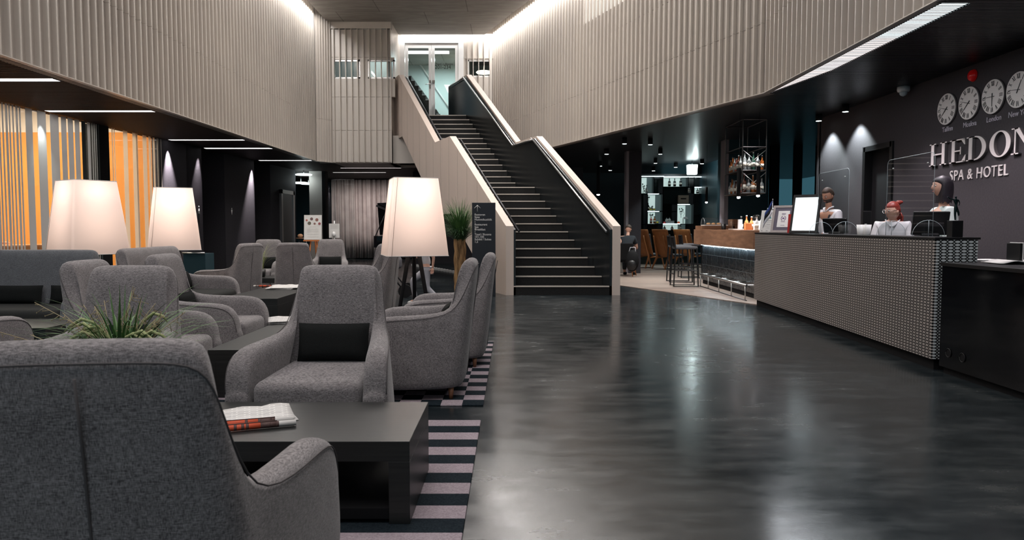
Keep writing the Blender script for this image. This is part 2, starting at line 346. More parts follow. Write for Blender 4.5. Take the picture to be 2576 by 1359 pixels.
M['rugl'] = noisy('rug_mauve', (.30, .25, .275), (.37, .315, .345), (1, 1, 1), 90, .95, bmp=.4, spec=.1)
def rugmat(name, w, h, x0, y0):
    m = mat(name, (.3, .3, .3), .95, 0, .1); N, L, b = nodes(m); tc = N.new('ShaderNodeTexCoord'); sp = N.new('ShaderNodeSeparateXYZ'); L.new(tc.outputs['Object'], sp.inputs[0])
    a = math_(m, 'FLOOR', math_(m, 'DIVIDE', math_(m, 'SUBTRACT', sp.outputs[0], x0-90*w), w)) if w else None
    c = math_(m, 'FLOOR', math_(m, 'DIVIDE', math_(m, 'SUBTRACT', sp.outputs[1], y0-90*h), h))
    s = math_(m, 'ADD', a, c) if w else c
    k = math_(m, 'MODULO', s, 2); t = tex(m, (1, 1, 1), 'Noise', 120, 2)
    mx = N.new('ShaderNodeMix'); mx.data_type = 'RGBA'; L.new(k, mx.inputs[0])
    L.new(ramp(m, t.outputs[0], [(.35, (.27, .225, .25)), (.65, (.37, .315, .345))]), mx.inputs[6]); L.new(ramp(m, t.outputs[0], [(.35, (.008, .013, .018)), (.65, (.016, .024, .030))]), mx.inputs[7])
    setc(m, mx.outputs[2]); bump(m, t.outputs[0], .4); return m
# ================================================================ SETTING
def struct(mb, name, m, **k): return mb.build(name, m, kind='structure', **k)
def prl(y): return RK[0]+rdx*(y-RK[1])      # x of right gallery wall at y
struct(MB().box((-14, -7, -.3), (12, 33, 0)), 'floor', M['floor'])
# plank floor of the bar
struct(MB().prism([(3.92, 11.7), (12, 11.7), (12, 31), (-1.6, 31), (-1.6, 24.6), (2.31, 15.5)], .0, .012), 'floor', M['plank'])
# atrium ceiling
g = .27
struct(MB().prism([(LW+g, -7), (RK[0]-g, -7), (RK[0]-g, RK[1]-.1), (RE[0]-g*1.05, BY-g), (-3.5+.02, BY-g), (-3.44, BF-.02), (LW+g, BF-.02)], HZ, HZ+.25), 'ceiling', M['conc'])
struct(MB().box((-7, -7, HZ+.5), (6, 25, HZ+.6)), 'ceiling', M['white'])
# soffits made of slats with a dark void above
def slats(name, m, xr, y0, y1, z, pitch, skip=()):
    mb = MB(); y = y0
    while y < y1:
        for (a, b) in xr(y):
            segs = [(a, b)]
            for (sa, sb, sy0, sy1) in skip:
                if sy0-.02 < y < sy1: segs = [q for (c, d) in segs for q in ((c, min(d, sa)), (max(c, sb), d)) if q[1]-q[0] > .02]
            for (c, d) in segs: mb.box((c, y, z), (d, y+pitch*.62, z+.035))
        y += pitch
    return struct(mb, name, m)
LSTR = [(6.8, -7.9, -5.75), (9.35, -7.7, -5.75), (11.85, -7.45, -5.75), (15.75, -7.3, -5.72), (17.45, -7.25, -5.68), (20.6, -7.05, -5.6), (23.3, -5.4, -3.5), (25.2, -6.1, -4.3)]
skips = [(a, b, y-.02, y+.13) for y, a, b in LSTR]
def xl(y):
    if y < 16.6: return [(-7.54+.0345*(y-10.98)-.16, LW-.02)]
    if y < BF+.12: return [(-14, LW-.02)]
    return [(-14, -3.46 if y < BY else (RE[0]+2.0))]
slats('ceiling', M['slat'], xl, -2, 31, SL, .055, skips)
struct(MB().prism([(-8.1, -2), (LW-.02, -2), (LW-.02, BF+.12), (-3.46, BF+.12), (-3.46, BY), (1.4, BY), (1.4, 31), (-14, 31), (-14, 16.6), (-7.5, 16.6)], SL+.075, SL+.12), 'ceiling', M['void'])
def xr_(y):
    if 6.7 < y < 11.3: return [(RK[0]+.02+max(0, .26-.26*max(0, y-9.6)/1.7), 12)]
    if y < RK[1]: return [(RK[0]-.06+.02, 12)]
    if y < RE[1]: return [(prl(y)+.03, 12)]
    return [(1.4, 12)]
slats('ceiling', M['slat_r'], xr_, -2, 31, SR, .045)
struct(MB().prism([(RK[0], -2), (12, -2), (12, 31), (1.3, 31), (1.3, BY), (RE[0], BY), (RK[0], RK[1])], SR+.16, SR+.2), 'ceiling', M['void'])

# finned gallery walls
def finwall(mb, p0, p1, z0, z1, out, pitch=.17, d=.062, t=.022, joints=(4.31, 5.37), side=1, back=.14):
    p0 = V(p0); p1 = V(p1); u = (p1-p0); Ln = u.length; u.normalize(); n = V((-u.y, u.x))*out
    def q(s, o, z): w = p0+u*s+n*o; return (w.x, w.y, z)
    zs = [z0+.0]+[j for j in joints if z0 < j < z1]+[z1]
    for a, b in zip(zs[:-1], zs[1:]):   # backing sheets with a fine joint between
        mb.loft([q(0, 0, a+.008), q(Ln, 0, a+.008), q(Ln, -back, a+.008), q(0, -back, a+.008)], [q(0, 0, b-.004), q(Ln, 0, b-.004), q(Ln, -back, b-.004), q(0, -back, b-.004)])
    mb.loft([q(0, -.01, z0), q(Ln, -.01, z0), q(Ln, -back+.005, z0), q(0, -back+.005, z0)], [q(0, -.01, z1), q(Ln, -.01, z1), q(Ln, -back+.005, z1), q(0, -back+.005, z1)])
    mb.loft([q(0, d, z0), q(Ln, d, z0), q(Ln, -.02, z0), q(0, -.02, z0)], [q(0, d, z0+.012), q(Ln, d, z0+.012), q(Ln, -.02, z0+.012), q(0, -.02, z0+.012)])
    s = pitch*.5
    while s < Ln-.02:
        zz = [z0+.012, joints[0], z1] if joints and z0 < joints[0] < z1 else [z0+.012, z1]
        for a, b in zip(zz[:-1], zz[1:]):
            tt = t
            A = [q(s, 0, a), q(s+tt, 0, a), q(s+tt, d, a), q(s, d, a)]; B = [q(s, 0, b-.006), q(s+tt, 0, b-.006), q(s+tt, d, b-.006), q(s, d, b-.006)]
            mb.loft(A, B)
        s += pitch
    return mb
TOP = HZ+.42
struct(finwall(MB(), (LW, -6), (LW-.02, BF-.55), SL, TOP, -1), 'wall_left', M['cream'])
struct(finwall(MB(), (LW-.02, BF-.5), (-5.17, BF), SL, TOP, -1, pitch=.085, d=.04, t=.014), 'wall_left', M['cream'])
struct(finwall(MB(), (RK[0]-.05, -6), RK, SR, TOP, 1, back=.035), 'wall_right', M['cream'])
struct(finwall(MB(), RK, RE, SR, TOP, 1), 'wall_right', M['cream'])
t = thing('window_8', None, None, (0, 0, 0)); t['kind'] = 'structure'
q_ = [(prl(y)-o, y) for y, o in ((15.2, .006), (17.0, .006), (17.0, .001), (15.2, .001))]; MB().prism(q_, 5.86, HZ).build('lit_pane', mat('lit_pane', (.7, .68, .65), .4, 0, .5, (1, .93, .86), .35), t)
# protruding block beside the stairs, two windows behind the fins
def wallholes(mb, x0, x1, z0, z1, y0, y1, holes):
    xs = sorted(set([x0, x1]+[h[0] for h in holes]+[h[1] for h in holes])); zs = sorted(set([z0, z1]+[h[2] for h in holes]+[h[3] for h in holes]))
    for a, b in zip(xs[:-1], xs[1:]):
        for c, d in zip(zs[:-1], zs[1:]):
            cx = (a+b)/2; cz = (c+d)/2
            if any(h[0] < cx < h[1] and h[2] < cz < h[3] for h in holes): continue
            mb.box((a, y0, c), (b, y1, d))
    return mb
bx0, bx1 = -5.17, -3.46
wh = []
for (u0, v0, u1, v1) in ((838, 150, 906, 198), (925, 150, 993, 198)):
    a = atY(u0, v0, BF); b = atY(u1, v1, BF); wh.append((a.x, b.x, b.z, a.z))
mb = MB(); zj = [SL, atY(900, 328, BF).z, atY(900, 244, BF).z, atY(900, 144, BF).z, atY(900, 74, BF).z]
for a, b in zip(zj[:-1], zj[1:]): wallholes(mb, bx0, bx1, a+.004, b-.004, BF, BF+.15, [h for h in wh if h[2] > a and h[3] < b+.02])
mb.box((bx0-.4, BF-.03, zj[-1]+.02), (bx1, BF+.15, HZ+.02)); mb.box((bx0-.4, BF+.03, SL), (bx0+.01, BF+.14, HZ))
mb.box((bx0, BF+.02, SL+.001), (bx1, BF+.14, zj[1]))
mb.box((bx1-.01, BF+.15, SL), (-2.55, BF+.27, 3.9))
k = bx0+.06
while k < bx1-.03: mb.box((k, BF-.085, SL), (k+.022, BF+.005, zj[-1])); k += .17
mb.box((bx1-.02, BF-.085, SL), (bx1, BF, zj[-1])); mb.box((bx1-.14, BF+.1, SL), (bx1, BY+.1, HZ+.02))
mb.box((bx0, BF, SL), (bx1, BY+.2, SL+.02))
struct(mb, 'wall_back', M['cream'])
for i, h in enumerate(wh):
    t = thing('window_%d' % (i+1), None, None, (0, 0, 0)); t['kind'] = 'structure'
    f = MB()
    for a, b in (((h[0], h[2]), (h[1], h[2]+.05)), ((h[0], h[3]-.05), (h[1], h[3])), ((h[0], h[2]), (h[0]+.05, h[3])), ((h[1]-.05, h[2]), (h[1], h[3]))):
        f.box((a[0], BF+.02, a[1]), (b[0], BF+.08, b[1]))
    f.build('window_frame', M['steel'], t); MB().box((h[0]+.04, BF+.045, h[2]+.04), (h[1]-.04, BF+.055, h[3]-.04)).build('window_pane', M['winglass'], t)
# room behind these windows: pale walls and a lit lamp
struct(MB().box((-6.6, BF+1.75, FZ), (-3.6, BF+1.85, HZ)), 'wall_back', M['white'])
struct(MB().box((-6.6, BF+.2, FZ-.05), (-3.6, BF+1.8, FZ)), 'floor', M['conc'])
area((-4.2, BF+1.0, HZ-.2), (0, 0, 0), .9, .5, 14, (.85, 1, .97), 'room_lamp')
struct(MB().loft([(-4.75, BF+.9, FZ), (-4.65, BF+.9, FZ), (-4.65, BF+1.7, FZ), (-4.75, BF+1.7, FZ)], [(-4.5, BF+.9, HZ), (-4.4, BF+.9, HZ), (-4.4, BF+1.7, HZ), (-4.5, BF+1.7, HZ)]), 'wall_back', M['creamwall'])

# upper back wall with the double door and the small window right of it
dd0 = atY(1005, 103, BY); dd1 = atY(1166, 103, BY); dtop = dd0.z-.02
w0 = atY(1176, 150, BY); w1 = atY(1238, 194, BY)
mb = MB()
wallholes(mb, -3.6, RE[0]+.15, SL, HZ+.45, BY, BY+.15, [(dd0.x, dd1.x, FZ, dtop), (w0.x, w1.x-.02, w1.z, w0.z)])
k = dd1.x+.12
while k < RE[0]: mb.box((k, BY-.07, w1.z-1.0), (k+.018, BY, HZ)); k += .17
mb.box((dd1.x+.02, BY-.02, w0.z+.03), (RE[0], BY, w0.z+.09)); mb.box((w1.x-.06, BY-.03, FZ), (w1.x, BY, w0.z+.1))
struct(mb, 'wall_back', M['cream'])
t = thing('window_3', None, None); t['kind'] = 'structure'; f = MB(); h = (w0.x, w1.x-.02, w1.z, w0.z)
for a, b in (((h[0], h[2]), (h[1], h[2]+.05)), ((h[0], h[3]-.05), (h[1], h[3])), ((h[0], h[2]), (h[0]+.05, h[3])), ((h[1]-.05, h[2]), (h[1], h[3]))):
    f.box((a[0], BY+.02, a[1]), (b[0], BY+.08, b[1]))
f.build('window_frame', M['white'], t); MB().box((h[0]+.04, BY+.045, h[2]+.04), (h[1]-.04, BY+.055, h[3]-.04)).build('window_pane', M['winglass'], t)
# double door
t = thing('door_1', None, None, (dd0.x, BY, FZ)); t['kind'] = 'structure'; DW = dd1.x-dd0.x; DH = dtop-FZ
f = MB(); f.box((0, -.03, 0), (.16, .1, DH)); f.box((DW-.16, -.03, 0), (DW, .1, DH)); f.box((.16, -.03, DH-.05), (DW-.16, .1, DH)); f.build('door_frame', M['whitegloss'], t, bevel=.004)
mid = DW*.5
for a, b in ((.17, mid-.004), (mid+.004, DW-.17)):
    lf = MB().box((a, 0, .01), (a+.09, .05, DH-.05)); lf.box((b-.09, 0, .01), (b, .05, DH-.05)); lf.box((a+.09, 0, .01), (b-.09, .05, .1)); lf.box((a+.09, 0, DH-.20), (b-.09, .05, DH-.05))
    l = lf.build('door_leaf', M['whitegloss'], t, bevel=.003); MB().box((a+.08, .02, .09), (b-.08, .03, DH-.19)).build('door_pane', M['winglass'], l)
h = MB(); zc = atY(1080, 210, BY).z-FZ; h.box((mid-.07, -.012, zc-.16), (mid-.03, 0, zc+.1)); h.tube([(mid-.05, -.01, zc-.02), (mid-.05, -.06, zc-.02), (mid-.2, -.06, zc-.04)], .011); h.box((mid+.02, -.04, zc), (mid+.10, 0, zc+.09)); h.build('door_handle', M['chrome'], t)
pz = atY(1120, 166, BY).z-FZ
text('201-234', .17, M['black'], 'door_number', t, (mid+.10, -.004, pz-.09), depth=.001, spacing=1.02, sx=.86)
text('Toad  \u2022  Rooms', .085, M['black'], 'door_lettering', t, (mid+.12, -.004, pz+.03), depth=.001)
# stairwell behind the door
SBY = BY+4.0
struct(MB().box((-5.5, SBY, FZ-.2), (1.4, SBY+.1, HZ+2)), 'wall_back', mat('stairwell_white', (.62, .70, .68), .8))
struct(MB().box((-5.5, BY+.15, HZ+.0), (1.4, SBY, HZ+.1)), 'ceiling', M['conc'])
struct(MB().box((-5.5, BY+.1, FZ-.12), (1.4, SBY+.1, FZ)), 'floor', M['conc'])
struct(MB().box((-1.5, BY+.15, FZ), (-1.4, SBY, HZ)), 'wall_right', M['creamwall'])
st = thing('upper_staircase', 'dark narrow staircase rising left behind the glass double door', 'staircase', (0, 0, 0))
for i in range(11):
    x1 = -2.12-i*.115; zt_ = FZ+.155*(i+1)
    q_ = MB().box((x1-.115, 24.2, FZ+.0), (x1, 25.2, zt_)).build('step', M['stepmat'], st); MB().box((x1-.115, 24.19, zt_-.02), (x1, 24.22, zt_+.012)).build('nosing', M['whitegloss'], q_)
a = atY(1090, 212, SBY-.05); b = atY(1137, 282, SBY-.05)
r = MB().tube([a, b], .03); r.tube([a+V((-.9, 0, 1.34)), a], .03); r.build('handrail', M['white'], st)
area((-2.4, BY+2.6, HZ-.12), (0, 0, 0), 1.6, .3, 60, (.85, 1, .97), 'stairwell_lamp')
lp = MB().box((-3.5, BY+1.8, HZ-.07), (-2.1, BY+1.95, HZ-.0)).build('linear_ceiling_lamp', M['led']); tag(lp, 'long lit ceiling lamp in the stairwell behind the glass double door', 'lamp')
rl = thing('round_ceiling_lamp', 'round glowing ceiling lamp behind the small upper window right of the door', 'lamp', tuple(atY(1217, 183, BY+1.0)))
MB().lathe([(.03, -.03), (.22, -.02), (.25, .01), (.22, .04), (.03, .05)], n=24).build('glowing_disc', M['bulb'] if 0 else emis('warm_disc', (1, .85, .65), 3), rl)
MB().tube([(0, 0, .05), (0, 0, HZ-rl.location.z)], .01).build('hanging_rod', M['steel'], rl)

# ---------------- lower left: glass partition, dark walls
def lx(y): return -7.54+.0345*(y-10.98)
def lwall(mb, y0, y1, z0=0, z1=SL+.02, t=.15):
    return mb.prism([(lx(y0), y0), (lx(y1), y1), (lx(y1)-t, y1), (lx(y0)-t, y0)], z0, z1)
mb = MB(); lwall(mb, 15.44, 17.45, t=.12); lwall(mb, 16.7, 17.45, t=.9); lwall(mb, 18.7, 20.67, t=.9); lwall(mb, 21.9, 24.2, t=.9)
mb.box((-8.35, 17.3, 0), (-8.2, 18.8, SL)); mb.box((-8.1, 20.5, 0), (-7.95, 22.0, SL))
struct(mb, 'wall_left', M['dkwall'])
struct(MB().box((lx(13.3)-.22, 13.33, 0), (lx(13.3), 13.73, SL)), 'trim_1', M['blackmat'])
def pane(i, y0, y1, stripes):
    t = thing('window_%d' % i, None, None, (0, 0, 0)); t['kind'] = 'structure'
    lwall(MB(), y0, y1, 0, SL, .012).build('window_pane', M['glass'], t)
    a = MB(); b = MB()
    for (u0, u1, d) in stripes:
        ya = lx(11.5)*1850/(u0-1288); yb = lx(11.5)*1850/(u1-1288); q = [(lx(ya)+.004, ya), (lx(yb)+.004, yb), (lx(yb)+.001, yb), (lx(ya)+.001, ya)]
        (b if d else a).prism(q, .02, SL-.01)
    if a.v: a.build('frosted_stripes', M['frost'] if i == 4 else M['frostw'], t)
    if b.v: b.build('dark_stripes', M['frostd'], t)
S1 = [(-30, -24, 0), (-16, -8, 0)]+[(4+k*8.2, 4+k*8.2+(3.4 if k % 3 else 5), 0) for k in range(8)]+[(76, 92, 0), (104, 124, 0), (134, 154, 0), (160, 172, 0), (176, 188, 0), (192, 203, 0), (208, 217, 1), (222, 228, 0), (232, 234, 0), (237, 239, 0), (242, 243.5, 0), (246, 249, 1)]
pane(4, 10.0, 13.33, S1); pane(5, 13.73, 15.44, [(279, 281, 0), (284, 286, 0), (306, 316, 0), (328, 340, 0), (352, 361, 0), (366, 371, 0), (376, 380, 0), (386, 390, 0), (394, 396, 0)])
struct(MB().box((lx(13.9)-.02, 14.62, 0), (lx(13.9)+.005, 14.65, SL)), 'trim_2', mat('brass_edge', (.5, .3, .05), .4))
# orange room
struct(MB().box((-14, 16.5, 0), (-7.5, 16.6, 3.35)), 'wall_back', M['orangewall'])
struct(MB().box((-14, 16.52, 3.35), (-7.5, 16.62, 4.2)), 'wall_back', M['creamwall'])
struct(MB().box((-14, 6, 4.1), (-7.8, 16.6, 4.2)), 'ceiling', M['creamwall'])
struct(MB().prism([(lx(8)-.3, 8), (lx(8)-.2, 8), (lx(16.5)-.2, 16.5), (lx(16.5)-.3, 16.5)], SL+.13, 4.1), 'wall_right', M['creamwall'])
struct(MB().box((-14, 6, 0), (-13.9, 16.6, 4.1)), 'wall_left', M['creamwall'])
area((-10.5, 12.8, 4.0), (0, 0, 0), 4, 5, 520, (1, .9, .75), 'room_lamp')
ol = MB().box((-12.6, 13.9, 3.5), (-9.9, 14.0, 3.56)).build('linear_ceiling_lamp', M['led']); tag(ol, 'thin lit linear lamp under the ceiling of the orange room', 'lamp')
# lit slots in the left soffit
for i, (y, a, b) in enumerate(LSTR):
    o = MB().box((a, y, SL-.001), (b, y+(.13 if y < 22 else .06), SL+.03)).build('recessed_strip_light', M['led'] if y < 22 else emis('dim_led', (1, .94, .9), .9))
    n = ['nearest', 'second', 'third', 'fourth', 'fifth', 'sixth', 'seventh', 'eighth'][i]
    tag(o, ['lit slot in the dark slatted soffit above the camera side', 'nearest lit slot in view in the left soffit, at the picture edge', 'lit slot in the left soffit ending at the white pillar of the striped glass', 'lit slot in the left soffit ending above the dark wall beside the orange glass', 'lit slot in the left soffit ending at the black recess', 'lit slot in the left soffit above the men symbol wall', 'short lit slot under the finned block, nearer one before the curtain', 'short lit slot right above the long curtain, farther one'][i], 'ceiling light', 'lit slots in the left soffit')
    area(((a+b)/2, y+.028, SL-.0), (0, 0, 0), b-a, .05, 9, NEU, 'strip_light')
for y in (11.85, 15.75, 17.42, 20.6):
    for dy in (-.05, .0):
        pass
spot((lx(15.9)+.10, 15.85, SL-.02), (lx(16)-.05, 15.95, 1.2), 1000, 44, (1, .88, .9), .9, .01)
spot((lx(17.4)+.10, 17.3, SL-.02), (lx(17.4)-.05, 17.1, 1.2), 450, 40, (1, .88, .9), .9, .01)
spot((lx(20.6)+.12, 20.55, SL-.02), (lx(20.4)-.05, 20.2, 1.0), 1000, 42, (1, .88, .9), .9, .01)
spot((lx(11.8)+.12, 11.8, SL-.02), (lx(11.8), 11.9, 1.2), 60, 50, (.9, 1, 1), .9, .01)
# recess door, lift door
t = thing('door_2', None, None, (0, 0, 0)); t['kind'] = 'structure'
MB().box((-8.2, 17.6, 0), (-8.16, 18.55, 2.3)).build('door_leaf', M['black'], t)
d0 = atX(705, 482, lx(23)+.02); d1 = atX(738, 486, lx(23)+.02)
t = thing('door_3', None, None, (0, 0, 0)); t['kind'] = 'structure'; X0 = lx(23)
mb = MB(); mb.box((X0-.01, d0.y, 0), (X0+.06, d0.y+.12, 2.4)); mb.box((X0-.01, d1.y-.12, 0), (X0+.06, d1.y, 2.4)); mb.box((X0-.01, d0.y, 2.28), (X0+.06, d1.y, 2.4)); mb.build('door_frame', M['steel'], t)
MB().box((X0-.0, d0.y+.12, 0), (X0+.03, d1.y-.12, 2.28)).build('door_leaf', mat('dim_steel', (.10, .11, .12), .3, 1), t)
# restroom symbols
a = atX(503, 528, lx(17.3)+.01)
o = MB().lathe([(.001, .0), (.05, .0), (.012, .13), (.001, .13)], (0, 0, 0), 12, sx=.12).ball((0, 0, .16), (.006, .022, .022), 10).build('restroom_symbol', M['white'], loc=(a.x, a.y-.05, a.z-.09)); tag(o, 'small white women symbol on the dark wall beside the black recess', 'symbol')
a = atX(581, 532, lx(18.9)+.01)
o = MB().lathe([(.001, .0), (.008, .0), (.045, .13), (.001, .13)], (0, 0, 0), 12, sx=.12).ball((0, 0, .16), (.006, .022, .022), 10).build('restroom_symbol', M['white'], loc=(a.x, a.y+.06, a.z-.09)); tag(o, 'small white men symbol on the dark wall right of the black recess', 'symbol')
# back of the ground floor: column, curtain, dark walls
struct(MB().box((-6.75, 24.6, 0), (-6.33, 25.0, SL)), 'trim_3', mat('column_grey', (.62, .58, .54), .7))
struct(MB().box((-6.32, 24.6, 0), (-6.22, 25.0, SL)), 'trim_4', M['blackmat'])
struct(MB().box((-14, 30.6, 0), (6.2, 30.8, 3.4)), 'wall_back', M['teal'])
struct(MB().box((-14, 24.2, 0), (-13.9, 30.6, 3.4)), 'wall_left', M['dkwall'])
struct(MB().box((-3.35, 25.0, 0), (2.4, 25.15, 3.3)), 'wall_back', M['dkwall'])
mb = MB(); rows = []; n = 240
for z in (.04, 1.0, 2.2, SL-.03):
    row = []
    for k in range(n+1):
        x = -7.0+3.4*k/n; q = k/n*3.4
        row.append((x+.02*sin(q*9), 28.6+.07*sin(q*26+1.3*sin(q*3.1))+.035*sin(q*61+z*.5)+.02*sin(q*7*z), z))
    rows.append(row)
mb.grid(rows); o = mb.build('curtain', noisy('curtain_cloth', (.36, .31, .30), (.44, .385, .37), (1, 1, 1), 3, .85)); tag(o, 'long pleated pale grey curtain hanging behind the far armchairs', 'curtain')
s_ = o.modifiers.new('solid', 'SOLIDIFY'); s_.thickness = .004
for dx in (-6.4, -5.4, -4.4): spot((dx, 26.6, SL-.08), (dx, 28.6, 1.3), 75, 95, (1, .9, .86), 1)  # added spots without fixtures, to light the curtain evenly
t = thing('window_6', None, None); t['kind'] = 'structure'
MB().box((-6.2, 24.8, .05), (-5.3, 24.812, SL-.02)).build('window_pane', M['glass'], t)
# small block edging on the floor under the stairs
mb = MB(); A = atZ(1040, 668, 0); B = atZ(1152, 688, 0)
for k in range(18):
    p = A.lerp(B, k/17); mb.box((p.x-.06, p.y-.1, 0), (p.x+.06, p.y+.1, .05))
tag(mb.build('floor_edging', M['white']), 'stepped row of small white blocks on the floor under the stairs', 'edging')

# ---------------- right side ground floor
WX = 5.7
dw0 = atX(2177, 380, WX); dw1 = atX(2247, 366, WX)
mb = MB()
mb.box((WX, -3, 0), (WX+.2, dw1.y, SR+.1)); mb.box((WX, dw1.y, 2.5), (WX+.2, dw0.y, SR+.1)); mb.box((WX, dw0.y, 0), (WX+.2, 13.75, SR+.1))
mb.box((WX, 13.7, 0), (12, 13.85, SR+.1))
struct(mb, 'wall_right', M['dkwall2'])
t = thing('door_4', None, None); t['kind'] = 'structure'
MB().box((WX+.10, dw1.y, 0), (WX+.14, dw0.y, 2.5)).build('door_leaf', M['blackmat'], t)
mb = MB(); mb.box((WX-.03, dw1.y-.03, 0), (WX+.1, dw1.y+.05, 2.53)); mb.box((WX-.03, dw0.y-.05, 0), (WX+.1, dw0.y+.03, 2.53)); mb.box((WX-.03, dw1.y, 2.45), (WX+.1, dw0.y, 2.53)); mb.build('door_frame', M['black'], t)
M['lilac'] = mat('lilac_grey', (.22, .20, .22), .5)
# columns in the bar
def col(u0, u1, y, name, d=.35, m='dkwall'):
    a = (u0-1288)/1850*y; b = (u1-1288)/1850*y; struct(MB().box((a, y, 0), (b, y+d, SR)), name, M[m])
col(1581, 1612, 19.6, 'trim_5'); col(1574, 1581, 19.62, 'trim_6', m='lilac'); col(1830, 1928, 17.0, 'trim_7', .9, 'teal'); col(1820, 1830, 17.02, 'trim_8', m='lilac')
struct(MB().box((1.9, 27.5, 0), (4.6, 27.7, SR)), 'wall_back', M['teal'])
# windows to the dusk
t = thing('window_7', None, None); t['kind'] = 'structure'; y = 18.2
mb = MB(); us = [1928, 1940, 1955, 1998, 2012, 2055, 2080]
for a, b in ((1926, 1930), (1936, 1957), (1996, 2014), (2052, 2090)): mb.box(((a-1288)/1850*y, y, 0), ((b-1288)/1850*y, y+.16, SR))
mb.box((6.2, y, 0), (8.2, y+.16, .55)); mb.build('window_frame', M['blackmat'], t)
MB().box((6.2, y+.07, .55), (8.2, y+.08, SR)).build('window_pane', M['winglass'], t)
struct(MB().box((8.2, y, 0), (12, y+.2, SR)), 'wall_back', M['dkwall'])
struct(MB().box((6.15, y, 0), (6.2, 24.9, SR)), 'wall_right', M['teal'])
# light slot in the bar soffit along the gallery wall, seen through the slats
t = thing('recessed_strip_light', 'long bright light slot under the louvres beside the right gallery wall', 'ceiling light', (0, 0, 0))
MB().prism([(RK[0]+.0, 6.72), (RK[0]+.28, 6.72), (RK[0]+.28, 8.0), (RK[0], 8.0)], SR+.014, SR+.02).build('luminous_strip', emis('slot_light', (.84, .97, 1), 2.2), t)
MB().prism([(RK[0]+.0, 8.02), (RK[0]+.28, 8.02), (RK[0]+.28, 9.6), (RK[0]+.02, 11.3), (RK[0]+.0, 11.1)], SR+.014, SR+.02).build('luminous_strip', emis('slot_light_warm', (1, .90, .89), 1.6), t)
mb = MB(); y = 6.72
while y < 11.1: mb.box((RK[0]+.0, y, SR+.0105), (RK[0]+.02+max(0, .26-.26*max(0, y-9.6)/1.7), y+.012, SR+.014)); y += .045
mb.build('louvre', M['slat_r'], t, kind='stuff')
area((RK[0]+.14, 8.8, SR-.01), (0, 0, 0), .2, 4.2, 26, (.9, .95, 1), 'slot_light')
# ================================================================ STAIRCASE
K = (RE[0]-RK[0])/(RE[1]-RK[1])       # the flight runs parallel to the right gallery wall
K = -.392
SY = 13.42
def sl(y, o=0): return .03+K*(y-SY)+o
def sr(y, o=0): return 1.84+K*(y-SY)+o
TR = .270; LD = 1.10
def ny(k): return SY+.02+(k-1)*TR if k <= 13 else SY+.02+12*TR+LD+(k-14)*.2745
sc = thing('staircase', 'wide staircase with black steps and pale sloping balustrades up to the glass door', 'staircase', (0, 0, 0))
for k in range(1, 28):
    y0 = ny(k); y1 = ny(k+1)+.03 if k < 27 else BY
    z1 = k*.165; z0 = max(0, z1-.165-.12)
    if k == 27: z0 = z1-.35
    q = [(sl(y0), y0), (sr(y0), y0), (sr(y1), y1), (sl(y1), y1)]
    s = MB().prism(q, z0, z1).build('step', M['stepmat'], sc)
    MB().prism([(sl(y0)+.01, y0-.012), (sr(y0)-.05, y0-.012), (sr(y0)-.06, y0+.022), (sl(y0), y0+.022)], z1-.016, z1+.005).build('nosing', M['nosing'], s)
YJ = 16.72; YK = 17.87; YT = 21.45
prof = [(SY, 0), (SY, 1.265), (YJ, 3.29), (YK, 3.285), (YT, 5.62), (BY-.03, 5.62), (BY-.03, 3.82), (21.1, 3.82), (17.65, 1.55), (16.7, 1.55), (14.05, 0)]
def slab(f, o0, o1, pr, mb=None):
    mb = mb or MB(); return mb.loft([(f(y, o0), y, z) for y, z in pr], [(f(y, o1), y, z) for y, z in pr])
def topline(pr, dz, y1=None): return [(y, z+dz) for y, z in pr[1:6]]
